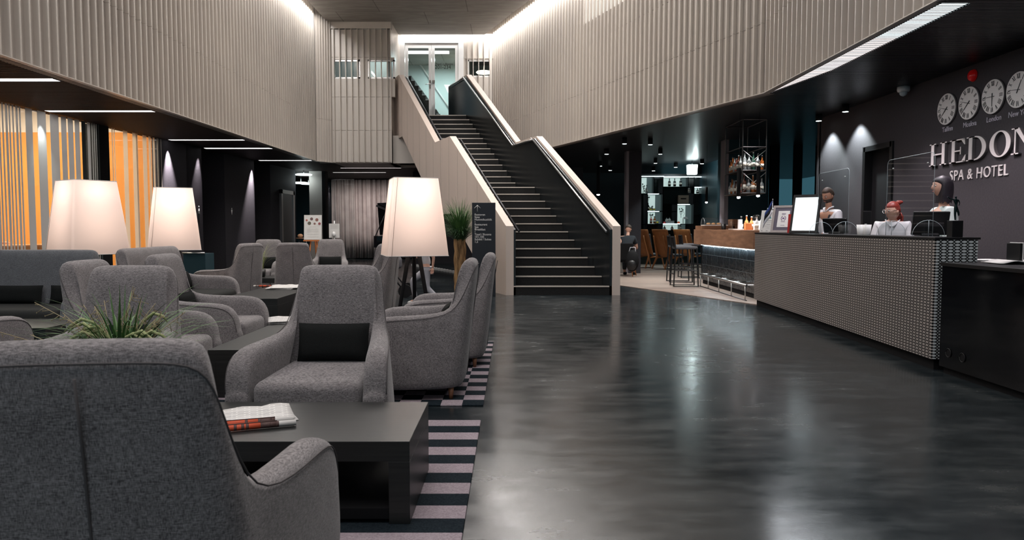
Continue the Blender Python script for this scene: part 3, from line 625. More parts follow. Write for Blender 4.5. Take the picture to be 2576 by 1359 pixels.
for f, o0, o1, s in ((sl, -.14, 0, -1), (sr, 0, .14, 1)):
    pr = prof if s < 0 else [(SY, 0), (SY, 1.265), (YJ, 3.29), (YK, 3.285), (YT, 5.62), (BY-.03, 5.62), (BY-.03, 3.82), (21.1, 3.82), (17.65, 1.55), (16.7, 1.55), (14.05, 0)]
    o = slab(f, o0, o1, pr).build('balustrade', M['cream_panel'], sc)
    # fine joints of the cladding
    j = MB(); y = SY+.9
    def lim(y):
        top = None; bot = None
        for (a, b) in zip(pr[1:5], pr[2:6]):
            if a[0] <= y <= b[0]: top = a[1]+(b[1]-a[1])*(y-a[0])/(b[0]-a[0])
        bl = [(14.05, 0), (16.7, 1.55), (17.65, 1.55), (21.1, 3.82), (BY, 3.82)]
        bot = 0
        for (a, b) in zip(bl[:-1], bl[1:]):
            if a[0] <= y <= b[0]: bot = a[1]+(b[1]-a[1])*(y-a[0])/(b[0]-a[0])
        return bot, top
    while y < BY-.2:
        b, t_ = lim(y); xo = f(y, o0 if s < 0 else o1)
        j.loft([(xo-.002, y-.004, b+.01), (xo+.002, y-.004, b+.01), (xo+.002, y+.004, b+.01), (xo-.002, y+.004, b+.01)], [(xo-.002, y-.004, t_-.01), (xo+.002, y-.004, t_-.01), (xo+.002, y+.004, t_-.01), (xo-.002, y+.004, t_-.01)])
        y += .62
    j.build('panel_joints', mat('joint_shadow_gap', (.20, .17, .15), .8), o)
    # black board lining the inside
    li = [(SY+.02, 0), (SY+.02, 1.20)]+[(y, z-.05) for y, z in pr[2:6]]+[(BY-.04, FZ-.1), (21.3, FZ-.4), (17.8, 2.1), (16.7, 1.9), (14.0, 0)]
    q0, q1 = (0, .045) if s < 0 else (-.045, 0)
    slab(f, q0, q1, li).build('inner_board', M['balin'], o)
    h = MB(); c = q1+.045 if s < 0 else q0-.045
    hp = [(SY-.02 if s < 0 else SY+.4, 1.17 if s < 0 else 1.40), (YJ-.03, 3.21), (YK-.03, 3.20), (YT-.02, 5.53), (BY-.25, 5.53)]
    if s > 0: hp[0] = (SY+.05, 1.16)
    for a, b in zip(hp[:-1], hp[1:]):
        if a[0] == YJ-.03 and s < 0: continue
        h.tube([(f(a[0], c), a[0], a[1]), (f(b[0], c), b[0], b[1])], .022, 10)
    for y, z in hp[:-1]: h.tube([(f(y+.12, c), y+.12, z+.06), (f(y+.12, c-.05*s*-1), y+.12, z+.0)], .009, 6)
    h.build('handrail', M['dsteel'] if s < 0 else M['steel'], o)
slab(lambda y, o: sl(y) if o == 0 else sr(y), 0, 1, [(14.0, .02), (16.7, 1.6), (17.65, 1.6), (21.1, 3.87), (BY-.03, 3.87), (BY-.03, 3.84), (21.1, 3.84), (17.65, 1.57), (16.7, 1.57), (14.07, .02)]).build('underside', M['cream_panel'], sc)

# ================================================================ ARMCHAIRS AND SOFAS
H_ = 1.0
ST = [((0, -.34), (0, -.385), (0, -.44, 1.0), (0, 1)), ((.14, -.34), (.14, -.385), (.13, -.44, 1.0), (0, 1)), ((.235, -.335), (.22, -.38), (.195, -.44, .998), (0, 1)),
      ((.30, -.315), (.275, -.36), (.236, -.433, .985), (-.35, .94)), ((.34, -.275), (.305, -.33), (.256, -.415, .945), (-.65, .76)), ((.36, -.225), (.322, -.285), (.268, -.38, .85), (-.85, .53)),
      ((.375, -.175), (.335, -.235), (.284, -.335, .74), (-.95, .3)), ((.385, -.12), (.348, -.175), (.305, -.275, .645), (-1, .12)), ((.395, -.05), (.368, -.09), (.338, -.175, .612), (-1, 0)),
      ((.405, .1), (.395, .1), (.378, .04, .600), (-1, 0)), ((.412, .24), (.413, .24), (.405, .22, .598), (-1, 0)), ((.415, .32), (.422, .325), (.416, .325, .582), (-1, 0)),
      ((.415, .37), (.424, .38), (.422, .385, .53), (-1, 0)), ((.415, .395), (.424, .405), (.424, .41, .45), (-1, 0)), ((.412, .40), (.42, .412), (.42, .412, .38), (-1, 0))]
def seat_shell(W):
    e = (W-.85)/2; st = []
    for i, (b, m_, t, n) in enumerate(ST):
        k = e if i >= 1 else 0
        st.append(((b[0]+k, b[1]), (m_[0]+k, m_[1]), (t[0]+k, t[1], t[2]), n))
    full = [((-b[0], b[1]), (-m_[0], m_[1]), (-t[0], t[1], t[2]), (-n[0], n[1])) for b, m_, t, n in reversed(st[1:])]+st
    OF = [(0, .125), (0, .125), (0, .125), (-.012, .122), (-.028, .106), (-.045, .086), (-.062, .070), (-.088, .048), (-.114, .018)]+[(-.125, 0)]*6
    offs = [(-o[0], o[1]) for o in reversed(OF[1:])]+OF
    rows = []; edge = []
    for (b, m_, t, n), of in zip(full, offs):
        nn = V(of)/.125; th = .125; zb = .075; zt = t[2]; zm = zb+.5*(zt-zb)
        def outp(v):
            if v < .5: a = v/.5; x = b[0]+(m_[0]-b[0])*a; y = b[1]+(m_[1]-b[1])*a
            else: a = (v-.5)/.5; x = m_[0]+(t[0]-m_[0])*a; y = m_[1]+(t[1]-m_[1])*a
            return V((x, y, zb+(zt-zb)*v))
        r = []
        for v, o in ((0, .03), (0.015, 0), (.2, -.004), (.4, -.006), (.6, -.004), (.8, 0), (.95, 0)): p = outp(v); r.append(p+V((nn.x, nn.y, 0))*o)
        p = outp(1)
        for o, dz in ((.02, -.006), (.06, .006), (.10, -.004)): r.append(p+V((nn.x, nn.y, 0))*o+V((0, 0, dz)))
        for v, o in ((.93, th), (.78, th), (.55, th), (.3, th), (.1, th)): p = outp(v); r.append(p+V((nn.x, nn.y, 0))*o)
        rows.append(r)
        q = outp(.955); edge.append(q+V((nn.x, nn.y, 0))*(.0015))
    def cap(r, d, s):
        c = sum(r, V((0, 0, 0)))/len(r); return [c+(p-c)*s+V((0, d, 0)) for p in r]
    rows = [cap(rows[0], .022, .78)]+[cap(rows[0], .012, .93)]+rows+[cap(rows[-1], .012, .93)]+[cap(rows[-1], .022, .78)]
    for _ in range(1): edge = [edge[0]]+[(edge[i-1]+edge[i]*4+edge[i+1])/6 for i in range(1, len(edge)-1)]+[edge[-1]]
    e2 = []
    for i in range(len(edge)-1): e2 += [edge[i], (edge[i]+edge[i+1])/2]
    e2.append(edge[-1]); edge = [e2[0]]+[(e2[i-1]+e2[i]*2+e2[i+1])/4 for i in range(1, len(e2)-1)]+[e2[-1]]
    mb = MB(); mb.grid(rows, True, True); n = len(rows[0]); m_ = len(mb.v)
    mb.f += [tuple(range(n)), tuple(m_-n+i for i in reversed(range(n)))]; mb.sm += [True]*2
    return mb, edge
def make_seat(name, label, cat, W=.85, fab='fab', seatm='fab', seats=1, H=1.0, legs=True):
    t = thing(name, label, cat)
    mb, edge = seat_shell(W)
    mb.build('shell', M[fab], t, sub=1)
    s = MB().tube(edge, .0026, 6); e = (W-.85)/2
    s.build('piping', M['seam'], t)
    s = MB(); s.tube([(0, -.447, .93), (0, -.425, .8), (0, -.395, .58), (0, -.375, .4), (0, -.35, .14)], .0035, 6); s.build('back_seam', M['seam'], t)
    iw = W-.85+.57
    for i in range(seats):
        a = -iw/2+iw*i/seats; b = -iw/2+iw*(i+1)/seats
        mb = MB(); nx, ny_ = 8, 8; rows = []
        mb.box((a+.003, -.27, .10), (b-.003, .425, .43)); mb.build('seat_cushion', M[seatm], t, bevel=.055, seg=5)
    for sx in (-1, 1):
        for yy in (-.25, .30): MB().lathe([(.014, 0), (.022, .085)], (sx*(W/2-.12), yy, 0), 10).build('leg', M['legwood'], t)
    return t
def make_cushion(wd=.43, ht=.23, th=.11):
    nx, nz = 14, 10; rowsf = []; rowsb = []
    for j in range(nz+1):
        z = -1+2*j/nz; rf = []; rb = []
        for i in range(nx+1):
            x = -1+2*i/nx; k = (max(0, 1-abs(x)**3.2)*max(0, 1-abs(z)**3.2))**.5; pin = 1-.035*(1-abs(x)**2 if abs(z) > .99 else 0)
            X = x*wd/2*(1-.03*(1-z*z)); Z = z*ht/2*(1-.04*(1-x*x))
            rf.append((X, th/2*k, Z)); rb.append((X, -th/2*k, Z))
        rowsf.append(rf); rowsb.append(rb)
    return MB().grid(rowsf).grid([list(reversed(r)) for r in rowsb])

chair = make_seat('armchair', 'x', 'armchair'); used = False
cush = make_cushion().build('lumbar_cushion', M['pillow']); tag(cush, 'x', 'cushion'); cused = [False]
def add_cushion(c, rz, dx=0, label='', roll=0, dy=-.20, sc_=1):
    global cush
    o = cush if not cused[0] else cush.copy()
    if cused[0]: COL.objects.link(o)
    cused[0] = True
    m = Matrix.Rotation(rz, 4, 'Z'); p = m@V((dx, dy, .545))
    o.location = V(c)+p; o.rotation_euler = (R(12)*1, roll, rz); o['label'] = label; o['group'] = 'black lumbar cushions'; o.scale = (sc_, 1, .88 if sc_ > 1 else 1); o.location.z -= .03 if sc_ > 1 else 0; return o
G1 = 'grey armchairs around the low tables'
CH = [((-.94, 1.915), R(7), 'huge grey armchair in the near left corner, seen from behind with its back seam', None),
      ((-1.075, 4.20), pi, 'grey armchair facing the camera in the centre, black cushion on its seat', 'black cushion on the central grey armchair facing the camera'),
      ((-2.32, 4.14), pi+R(2), 'grey armchair facing the camera behind the tall grass plant on the near table', 'black cushion half hidden by the grass plant on the near table'),
      ((-2.69, 5.28), -pi/2, 'grey armchair facing right, at the left side of the long middle table, nearer one', 'black cushion on the nearer armchair left of the middle table'),
      ((-2.70, 6.48), -pi/2, 'grey armchair facing right, at the left side of the long middle table, farther one', 'black cushion on the farther armchair left of the middle table'),
      ((-.69, 5.55), pi/2, 'grey armchair facing left on the checked rug, nearer one in the right row', 'black cushion on the nearer armchair of the right row on the checked rug'),
      ((-.58, 6.75), pi/2, 'grey armchair facing left on the checked rug, farther one in the right row', None),
      ((-4.06, 5.15), 0, 'dark grey armchair at the left picture edge, only its rounded arm in view', None),
      ((-4.36, 11.4), R(68), 'grey armchair seen from behind beyond the long sofa, turned to the left', None),
      ((-3.47, 12.0), R(2), 'grey armchair seen from behind at the far end of the third table', None),
      ((-4.86, 14.3), pi, 'grey armchair facing the camera, left one of the far pair before the lift door', 'black cushion on the left chair of the far pair before the lift door'),
      ((-3.62, 14.5), pi+R(6), 'grey armchair facing the camera before the curtain', 'black cushion on the armchair before the curtain'),
      ((-1.97, 9.9), pi/2+R(-4), 'grey armchair half hidden by the right floor lamp, nearer of two turned away', None),
      ((-2.30, 11.1), pi/2+R(-4), 'grey armchair half hidden by the right floor lamp, farther of two turned away', None)]
for i, (p, rz, lab, cl) in enumerate(CH):
    o = place(chair, used, (p[0], p[1], 0.012 if i in (0, 1, 2, 3, 4, 5, 6) else 0), rz, lab, G1); used = True
    if cl: add_cushion(o.location, rz, 0, cl)
# sofas
s1 = make_seat('sofa', 'bluish lit grey high-backed sofa at the left, facing the camera, two black cushions', 'sofa', 3.0, 'fabb', 'seatdk', 2)
s1.location = (-5.85, 7.65, 0); s1.rotation_euler = (0, 0, pi)
add_cushion((-5.85, 7.65, 0.01), pi, -1.19, 'wide black cushion on the bluish lit grey sofa, right one beside the armchair', sc_=1.35)
add_cushion((-5.85, 7.65, 0.01), pi, -.53, 'wide black cushion on the bluish lit grey sofa, left one', sc_=1.35)
s2 = make_seat('sofa', 'grey two seat sofa with charcoal seats, side on, before the middle floor lamp', 'sofa', 1.75, 'fab', 'seatdk', 1)
s2.location = (-4.09, 9.05, 0); s2.rotation_euler = (0, 0, -pi/2)
add_cushion((-4.09, 9.05, 0), -pi/2, -.5, 'black cushion on the grey two seat sofa, its corner showing beside the arm')

# ================================================================ LOW TABLES
def make_table(label, x0, x1, y0, y1, long='x', h=.362):
    t = thing('low_table', label, 'table', ((x0+x1)/2, (y0+y1)/2, 0.0), 0, 'black low box tables'); a = (x1-x0)/2; b = (y1-y0)/2; g0 = .0
    k = .055
    MB().box((-a, -b, h-.085), (a, b, h)).build('table_top', M['table'], t, bevel=.002)
    for sx in ((-a, -a+k*1.6), (a-k*1.6, a)) if long == 'x' else ((-a, -a+k), (a-k, a)):
        MB().box((sx[0], -b, 0.012), (sx[1], b, h-.085)).build('side_panel', M['table'], t, bevel=.002)
    if long == 'x': MB().box((-a+k*1.6, -b+.01, .03), (a-k*1.6, b-.01, .075)).build('shelf', M['tableshelf'], t)
    else:
        MB().box((-a+k, -b, 0.012), (a-k, -b+k, h-.085)).build('end_panel', M['table'], t, bevel=.002)
        MB().box((-a+k, -b+k, .10), (a-k, b-k, .13)).build('shelf', M['tableshelf'], t)
        MB().box((-a+k, b-k, 0.012), (a-k, b, h-.085)).build('end_panel', M['table'], t, bevel=.002)
    return t
make_table('nearest low black table with an open front, two rolled newspapers on it', -2.55, -.425, 3.0, 3.69)
make_table('long low black table between the facing rows of grey armchairs', -2.2, -1.5, 5.27, 7.35, 'y')
make_table('low black table beside the two seat sofa, newspapers on its far end', -3.64, -2.91, 9.08, 11.15, 'y')
make_table('low black table before the bluish lit grey sofa at the left', -5.9, -4.1, 6.42, 7.08)
make_table('low pale topped table between the far armchairs', -5.1, -3.9, 12.7, 13.35)
# ================================================================ RUGS
o = MB().box((-3.0, 2.2, 0.0), (-.2, 4.66, .012)).build('rug', rugmat('rug_striped', 0, .1455, 0, 4.66-.1455*1), bevel=.004); tag(o, 'rug with mauve and black stripes under the nearest low table', 'rug')
o = MB().box((-3.3, 5.06, 0.0), (-.2, 7.92, .012)).build('rug', rugmat('rug_checked', .149, .149, -.2, 5.06), bevel=.004); tag(o, 'checked mauve and black rug under the middle armchairs', 'rug')
# ================================================================ NEWSPAPERS
def newspaper(x, y, z, rz, label, L_=.42, loose=True):
    t = thing('rolled_newspaper', label, 'newspaper', (x, y, z), rz, 'rolled newspapers on the low tables')
    MB().tube([(-L_/2, 0, .016), (L_/2, 0, .016)], .016, 12, flat=.8).build('roll', M['paper'], t)
    r = MB()
    r.tube([(-L_*.30, 0, .0165), (.05, 0, .0165)], .0170, 12, flat=.8); r.build('red_band', mat('red_print', (.55, .08, .03), .7), t)
    r = MB(); random.seed(int(x*100)+5)
    for k in range(7):
        a = -L_*.46+random.random()*L_*.8; r.tube([(a, 0, .0165), (a+.012, 0, .0165)], .0172, 12, flat=.8)
    r.tube([(-L_*.46, .0, .0315), (L_*.3, .0, .0315)], .0022, 4); r.tube([(.05, 0, .0165), (L_*.3, 0, .0165)], .0169, 12, flat=.8)
    r.build('dark_print', mat('dark_print', (.09, .05, .045), .7), t); return t
TZ = .362
a = atZ(632, 1066, TZ+.02); b = atZ(660, 1058, TZ+.02)
newspaper(a.x, a.y-.035, TZ, R(21), 'rolled newspaper with red band on the nearest table, front one of the pair', .40)
newspaper(a.x-.03, a.y+.03, TZ, R(19), 'rolled newspaper with red band on the nearest table, rear one of the pair', .40)
def sheets(x, y, z, rz, label, wd=.3, dp=.22, n=3, seed=1):
    random.seed(seed); mb = MB()
    for k in range(n):
        rows = []; o = random.uniform(-.03, .03); q = random.uniform(-.2, .2)
        for j in range(5):
            row = []
            for i in range(9):
                xx = -wd/2+wd*i/8; yy = -dp/2+dp*j/4
                row.append((xx*cos(q)-yy*sin(q)+o, xx*sin(q)+yy*cos(q), .004+k*.007+.010*abs(sin(i*.9+k))*(j/4)+(.02*(j/4)**2 if k == n-1 else 0)))
            rows.append(row)
        mb.grid(rows)
    o = mb.build('newspaper', M['newsprint'], loc=(x, y, z), rot=(0, 0, rz)); m = o.modifiers.new('s', 'SOLIDIFY'); m.thickness = .002
    return tag(o, label, 'newspaper', 'loose newspapers on the low tables')
sheets(a.x-.05, a.y+.12, TZ, R(20), 'loose newspaper pages fanned behind the two rolled newspapers', .34, .2, 3, 2)
p = atZ(702, 812, TZ); sheets(p.x+.12, p.y, TZ, R(10), 'folded newspaper on the middle table, peeking out left of the central armchair', .36, .2, 4, 3)
p = atZ(712, 727, TZ); sheets(p.x, p.y, TZ, R(5), 'crumpled newspaper pages on the third table', .38, .3, 4, 4)
p = atZ(668, 724, TZ); newspaper(p.x, p.y+.1, TZ, R(-2), 'rolled newspaper with red band on the third table', .42)

# ================================================================ FLOOR LAMPS
def make_lamp():
    t = thing('floor_lamp', 'x', 'floor lamp')
    def ring(h, r, z, rot=R(0), n=6):
        pts = []
        cr = .14*r
        for q in range(4):
            a0 = q*pi/2+pi/4; c = V((cos(a0), sin(a0), 0))*(r*sqrt(2)-cr*1.0)
            for k in range(n+1):
                a = a0-pi/4+pi/2*k/n; pts.append(c+V((cos(a), sin(a), 0))*cr*.72+V((0, 0, z)))
        return pts
    rows = [ring(0, r, z) for r, z in ((.34, .93), (.2945, 1.36), (.245, 1.79))]
    mb = MB(); mb.grid(rows, True, True); sh = mb.build('lamp_shade', M['shadefab'], t)
    e = MB()
    for r_, z_ in ((.34, .93), (.245, 1.79)): e.tube(ring(0, r_, z_)+[ring(0, r_, z_)[0]], .004, 5)
    e.build('shade_rim', M['paper'], sh)
    s = MB(); s.tube([(-.29, -.347, .93), (-.205, -.25, 1.79)], .0025, 5); s.build('shade_seam', mat('seam_beige', (.45, .36, .30), .8), sh)
    MB().ball((0, 0, 1.66), .05, 14).build('bulb', M['bulb'], t)
    f = MB()
    f.tube([(0, 0, 1.0), (0, 0, 1.52)], .012, 8); f.tube([(0, 0, .98), (0, 0, 1.06)], .05, 12)
    for k in range(3):
        a = pi/2+k*2*pi/3; f.tube([(0, 0, 1.02), (.24*cos(a), .24*sin(a), 1.0)], .004, 5)
    f.build('stem', M['black'], t)
    for k in range(3):
        a = R(200)+k*2*pi/3
        MB().tube([(.05*cos(a), .05*sin(a), 1.03), (.25*cos(a), .25*sin(a), .0)], [.026, .018], 8).build('leg', M['blackmat'], t)
    return t
lp = make_lamp(); lu = False
LL = [((1041, 8.35), R(16), 'floor lamp with tapered white shade in front of the stairs, lit'), ((222, 8.75), R(-35), 'floor lamp with tapered white shade behind the bluish lit grey sofa, leftmost'), ((440, 10.4), R(24), 'floor lamp with tapered white shade behind the two seat sofa, brightest at its top')]
for (u, y), rz, lab in LL:
    x = (u-1288)/1850*y*1.0; o = place(lp, lu, (x, y, 0), rz, lab, 'three tripod floor lamps', 1.0 if y < 8.5 else (1.0 if y < 9 else 1.0)); lu = True
    pl = point((x, y, 1.64), {1041: 4.2, 222: 2.8, 440: 5.5}[u], (1, .83, .72), .09); point((x, y, 1.22), 2.6, (1, .80, .68), .09)
# ================================================================ SIGN
SX0 = atZ(1188, 742, 0); p = atY(1217, 510, 13.2)
t = thing('direction_sign', 'black upright sign panel with white arrow and room lettering left of the stairs', 'sign', ((1217-1288)/1850*13.2, 13.2, 0))
hh = p.z; MB().box((-.21, 0, 0), (.21, .05, hh)).build('panel', M['teal'] if 0 else mat('sign_black', (.008, .013, .02), .5), t, bevel=.003)
mb = MB(); ax = atY(1201, 520, 13.2); zx = ax.x-t.location.x
mb.tube([(zx, -.003, hh-.16), (zx, -.003, hh-.045)], .005, 4); mb.tube([(zx-.055, -.003, hh-.1), (zx, -.003, hh-.045), (zx+.055, -.003, hh-.1)], .005, 4); mb.build('arrow', M['white'], t)
L0 = ['Restoran', 'Spaa', 'Hommikus\u00f6\u00f6k', '\u2022', 'Restaurant', 'Spa', 'Breakfast', '\u2022', 'Toad / Rooms', '101-105', 'Sviidid / Suites', '1,2']
for k, s in enumerate(L0):
    z = atY(1200, 542.5+k*6.22, 13.2).z; text(s, .052, M['white'], 'sign_lettering', t, (-.165, -.003, z), depth=.001, bold=.0006)
# ================================================================ PLANTS
def blade(mb, base, d, L_, wd, droop, n=7, lift=1.0):
    d = V(d).normalized(); rows = []; p = V(base); v = V((d.x*.35, d.y*.35, lift)).normalized(); side = V((-d.y, d.x, 0))
    if side.length < .1: side = V((1, 0, 0))
    for i in range(n+1):
        k = i/n; ww = wd*(1-k**1.8)*.5+.0004
        rows.append([p-side*ww, p+side*ww*.1+V((0, 0, ww*.4)), p+side*ww])
        v = (v+V((d.x, d.y, -.6))*droop*k*(1/n)*3).normalized(); p = p+v*L_/n
    mb.grid(rows)
def grass(mb, n, c, r, Lr, wd, dr, seed, lift=(.8, 2.5)):
    random.seed(seed)
    for _ in range(n):
        a = random.random()*2*pi; q = random.random()**.5*r
        blade(mb, (c[0]+q*cos(a), c[1]+q*sin(a), c[2]), (cos(a+random.uniform(-.5, .5)), sin(a+random.uniform(-.5, .5)), 0), random.uniform(*Lr), wd*random.uniform(.6, 1.3), random.uniform(*dr), lift=random.uniform(*lift))
PY = 14.0; px_ = (1157-1288)/1850*PY
t = thing('tall_grass_plant', 'tall green grass in a bark covered trunk planter left of the black sign', 'plant', (px_, PY, 0))
def bk(p, q): return q*(1+.10*sin(9*math.atan2(p.y, p.x)+p.z*5)+.07*sin(23*p.z+3*p.x))
prof = []
mb = MB(); rows = []
for i in range(22):
    z = 1.02*i/21; rows.append([((.105+.012*sin(k*2.1+z*3)+.009*sin(k*5+z*17))*cos(2*pi*k/22), (.105+.012*sin(k*2.1+z*3)+.009*sin(k*5+z*17))*sin(2*pi*k/22), z) for k in range(22)])
mb.grid(rows, True, True); mb.build('trunk_planter', M['bark'], t)
mb = MB(); grass(mb, 520, (0, 0, 1.0), .08, (.5, .88), .010, (.1, 1.1), 11, (.5, 4)); mb.build('foliage', M['leaf'], t)
mb = MB(); grass(mb, 300, (0, 0, .98), .09, (.45, .75), .008, (.9, 2.2), 12, (.2, 1)); mb.build('hanging_blades', M['leafd'], t)
# plant on the nearest table
px_ = -1.83; PYn = 3.42
t = thing('potted_grass', 'green grass and seed heads in a dark pot at the left end of the nearest table', 'plant', (px_, PYn, TZ))
MB().lathe([(.07, 0), (.10, .02), (.105, .16), (.095, .17), (.09, .15), (.001, .15)], n=24).build('pot', M['black'], t)
mb = MB(); grass(mb, 90, (0, 0, .14), .06, (.34, .62), .012, (.6, 1.5), 21, (.4, 1.8)); grass(mb, 34, (0, 0, .14), .06, (.30, .50), .017, (.1, .5), 22, (1.5, 5)); mb.build('leaves', M['leaf'], t)
mb = MB(); grass(mb, 50, (0, 0, .14), .06, (.35, .62), .006, (.6, 1.6), 24, (.3, 1.5)); mb.build('thin_leaves', M['leafd'], t)
mb = MB(); blade(mb, (-.02, -.02, .14), (.1, 0, 0), .46, .024, .02, lift=6); blade(mb, (.03, -.03, .14), (.9, -.3, 0), .33, .03, 1.3, lift=3); mb.build('broad_leaves', M['leaf'], t)
mb = MB(); random.seed(5)
for k in range(12):
    a = random.choice((random.uniform(2.6, 3.6), random.uniform(-.6, .9))); L_ = random.uniform(.28, .40); x0, y0 = random.uniform(-.04, .04), random.uniform(-.04, .04)
    tip = V((x0+cos(a)*L_*.35, y0+sin(a)*.1, .14+L_*.8)); e2 = tip+V((cos(a)*.11, sin(a)*.03, random.uniform(-.02, .03)))
    mb.tube([(x0, y0, .14), ((x0+tip.x)/2-.01*cos(a), (y0+tip.y)/2, .14+L_*.5), tip], .0022, 5)
    m2_ = tip.lerp(e2, .5)+V((0, 0, .025)); mb.tube([tip-V((cos(a)*.03, 0, .03)), tip, m2_, e2, e2+V((cos(a)*.03, 0, -.03))], [.003, .007, .0085, .007, .002], 8)
mb.build('seed_heads', M['seedhead'], t)
mb = MB(); random.seed(9)
for k in range(26):
    sx = random.choice((-1, -1, 1)); L_ = random.uniform(.36, .66); x0 = random.uniform(-.05, .05); hz = random.uniform(.12, .46) if sx < 0 else random.uniform(.34, .52)
    tip = V((x0+sx*sqrt(max(.01, L_*L_-hz*hz))*(.9 if sx < 0 else .55), random.uniform(-.1, .1), .14+hz*.9)); mid_ = V(((x0+tip.x)/2, tip.y/2, .14+hz*.62))
    mb.tube([(x0, 0, .14), mid_, tip], .0016, 4)
    for q in range(9):
        f_ = .55+.45*q/9; c = mid_.lerp(tip, (f_-.5)*2); e = c+V((random.uniform(-.03, .03)+sx*.02, random.uniform(-.03, .03), random.uniform(-.045, .015))); mb.tube([c, e], .0012, 4); mb.ball(e, (.0025, .0025, .005), 5)
mb.build('dry_panicles', M['straw'], t)
# plant between the far chairs
t = thing('potted_grass', 'small tuft of thin grass on the far low table between the far armchairs', 'plant', (-4.45, 13.0, TZ))
MB().lathe([(.06, 0), (.08, .02), (.085, .14), (.001, .13)], n=16).build('pot', M['black'], t)
mb = MB(); grass(mb, 60, (0, 0, .12), .05, (.3, .62), .006, (.2, 1.4), 31, (.6, 4)); mb.build('leaves', M['seedhead'], t)
# ================================================================ RECEPTION DESK
DR = -math.atan(.041)
dk = thing('reception_desk', 'long reception desk clad in pale perforated metal mesh with a black top', 'reception desk', (3.655, 6.36, 0), DR)
DL = 5.38; DD = .36; DZ = 1.16
b = MB().box((.02, .02, .09), (DD, DL, DZ-.02)).build('carcass', M['black'], dk)
MB().box((0, 0, .10), (.012, DL, DZ-.022)).build('front_mesh', M['meshY'], dk)
MB().box((0.013, -.008, .10), (DD+.0, .004, DZ-.022)).build('end_mesh', M['meshX'], dk)
MB().box((-.006, -.012, DZ-.02), (DD+.02, DL+.01, DZ)).build('desk_top', M['black'], dk, bevel=.002)
MB().box((.04, .03, 0), (DD-.02, DL-.02, .10)).build('plinth', M['blackmat'], dk)
MB().box((DD, .3, .72), (DD+.38, DL-.3, .75)).build('work_surface', M['black'], dk)
for y in (.35, 2.6, DL-.4): MB().box((DD+.02, y, 0), (DD+.35, y+.04, .72)).build('support_panel', M['black'], dk)
def dsk(x, y): c, s = cos(DR), sin(DR); return 3.655+x*c-y*s, 6.36+x*s+y*c      # desk coordinates to room
a = atZ(2356, 936, 0); b_ = atZ(2576, 1013, 0); ang = math.atan2(-(b_.x-a.x), (b_.y-a.y))+pi
CZ = atY(2378, 660, a.y).z
lc = thing('low_counter', 'low glossy black counter at the right edge with two round holes', 'counter', (a.x+.01, a.y-.015, 0), 0)
MB().box((0, -3.4, .06), (.85, 0, CZ-.03)).build('front_panel', M['blackgloss'], lc)
MB().box((-.012, -3.4, CZ-.03), (.9, .01, CZ)).build('counter_top', M['black'], lc, bevel=.002)
MB().box((.03, -3.38, 0), (.8, -.02, .06)).build('plinth', M['blackmat'], lc)
for u, v in ((2387, 888), (2422, 900)):
    p = atX(u, v, a.x+.01); MB().tube([(-.004, p.y-a.y+.015, p.z), (.004, p.y-a.y+.015, p.z)], .033, 24).build('cable_hole', M['blackmat'], lc)
    rr = MB().tube([(-.006, p.y-a.y+.015+.036*cos(q*pi/12), p.z+.036*sin(q*pi/12)) for q in range(25)], .003, 5); rr.build('hole_ring', M['black'], lc)
# papers on the low counter
def flat_sheets(x, y, z, rz, w_, d_, n, label, cat='papers', seed=3, name='paper_stack'):
    random.seed(seed); mb = MB()
    for k in range(n):
        q = random.uniform(-.12, .12); m = Matrix.Rotation(q, 3, 'Z'); mb.box((-w_/2, -d_/2, k*.004), (w_/2, d_/2, k*.004+.003), M=m)
    return tag(mb.build(name, M['paper'], loc=(x, y, z), rot=(0, 0, rz)), label, cat)
p = atZ(2418, 655, CZ); flat_sheets(p.x+.22, p.y+.0, CZ, .15, .3, .22, 2, 'white paper sheets on the left end of the low black counter', seed=2)
mb = MB()
for s in (-1, 1):
    rows = []
    for j in (0, 1):
        rows.append([(s*.21*i/8, j*.3-.15, .006+.028*sin(min(1, i/8*1.15)*pi)*(1-i/12)) for i in range(9)])
    mb.grid(rows)
p = atZ(2535, 664, CZ); o = mb.build('open_magazine', M['paper'], loc=(p.x+.08, p.y, CZ), rot=(0, 0, -.1)); tag(o, 'open magazine lying on the low black counter at the right edge', 'magazine'); q = o.modifiers.new('s', 'SOLIDIFY'); q.thickness = .006; q.offset = 1
t = thing('letter_tray', 'black upright tray with pale edge behind the low counter beside the desk end', 'tray', (4.12, 6.02, CZ-.0)); MB().box((-.005, -.06, 0), (.02, .1, .17)).build('panel', M['black'], t, bevel=.004); MB().box((.02, -.06, 0), (.03, .1, .175)).build('edge', M['white'], t, bevel=.003)
MB().box((-.005, -.07, 0), (.2, .12, .006)).build('base', M['black'], t)
flat_sheets(4.33, 5.85, CZ, .05, .2, .16, 4, 'stack of white paper beside the black upright tray', seed=8)

# ---------------- things on the desk top
def lean(name, label, cat, x, y, rz, ln, w_, h_, parts):
    px, py = dsk(x, y); t = thing(name, label, cat, (px, py, DZ+.004), rz); m = Matrix.Rotation(-ln, 4, 'X')
    for pn, a0, a1, mt in parts:
        MB().box(a0, a1).xf(m).build(pn, M[mt] if isinstance(mt, str) else mt, t)
    MB().tube([m@V((0, .012, h_*.7)), V((0, h_*.7*sin(ln)+.09, 0.004))], .004, 6).build('rear_strut', M['black'], t)
    return t, m
def tl(t, m, lines, mt, x0, y=-.0035):
    mb = MB()
    for (a, b, z, hh_) in lines: mb.box((a, y-.001, z), (b, y, z+hh_))
    mb.xf(m).build('print_lines', mt, t)
t, m = lean('certificate_sheet', 'white certificate with a small teal triangle, leaning at the far end of the desk', 'certificate', .14, 5.2, R(-38), R(16), .26, .35, [('backing', (-.13, 0, 0), (.13, .006, .36), 'whitegloss'), ('sheet', (-.125, -.003, .005), (.125, 0, .355), 'paper')])
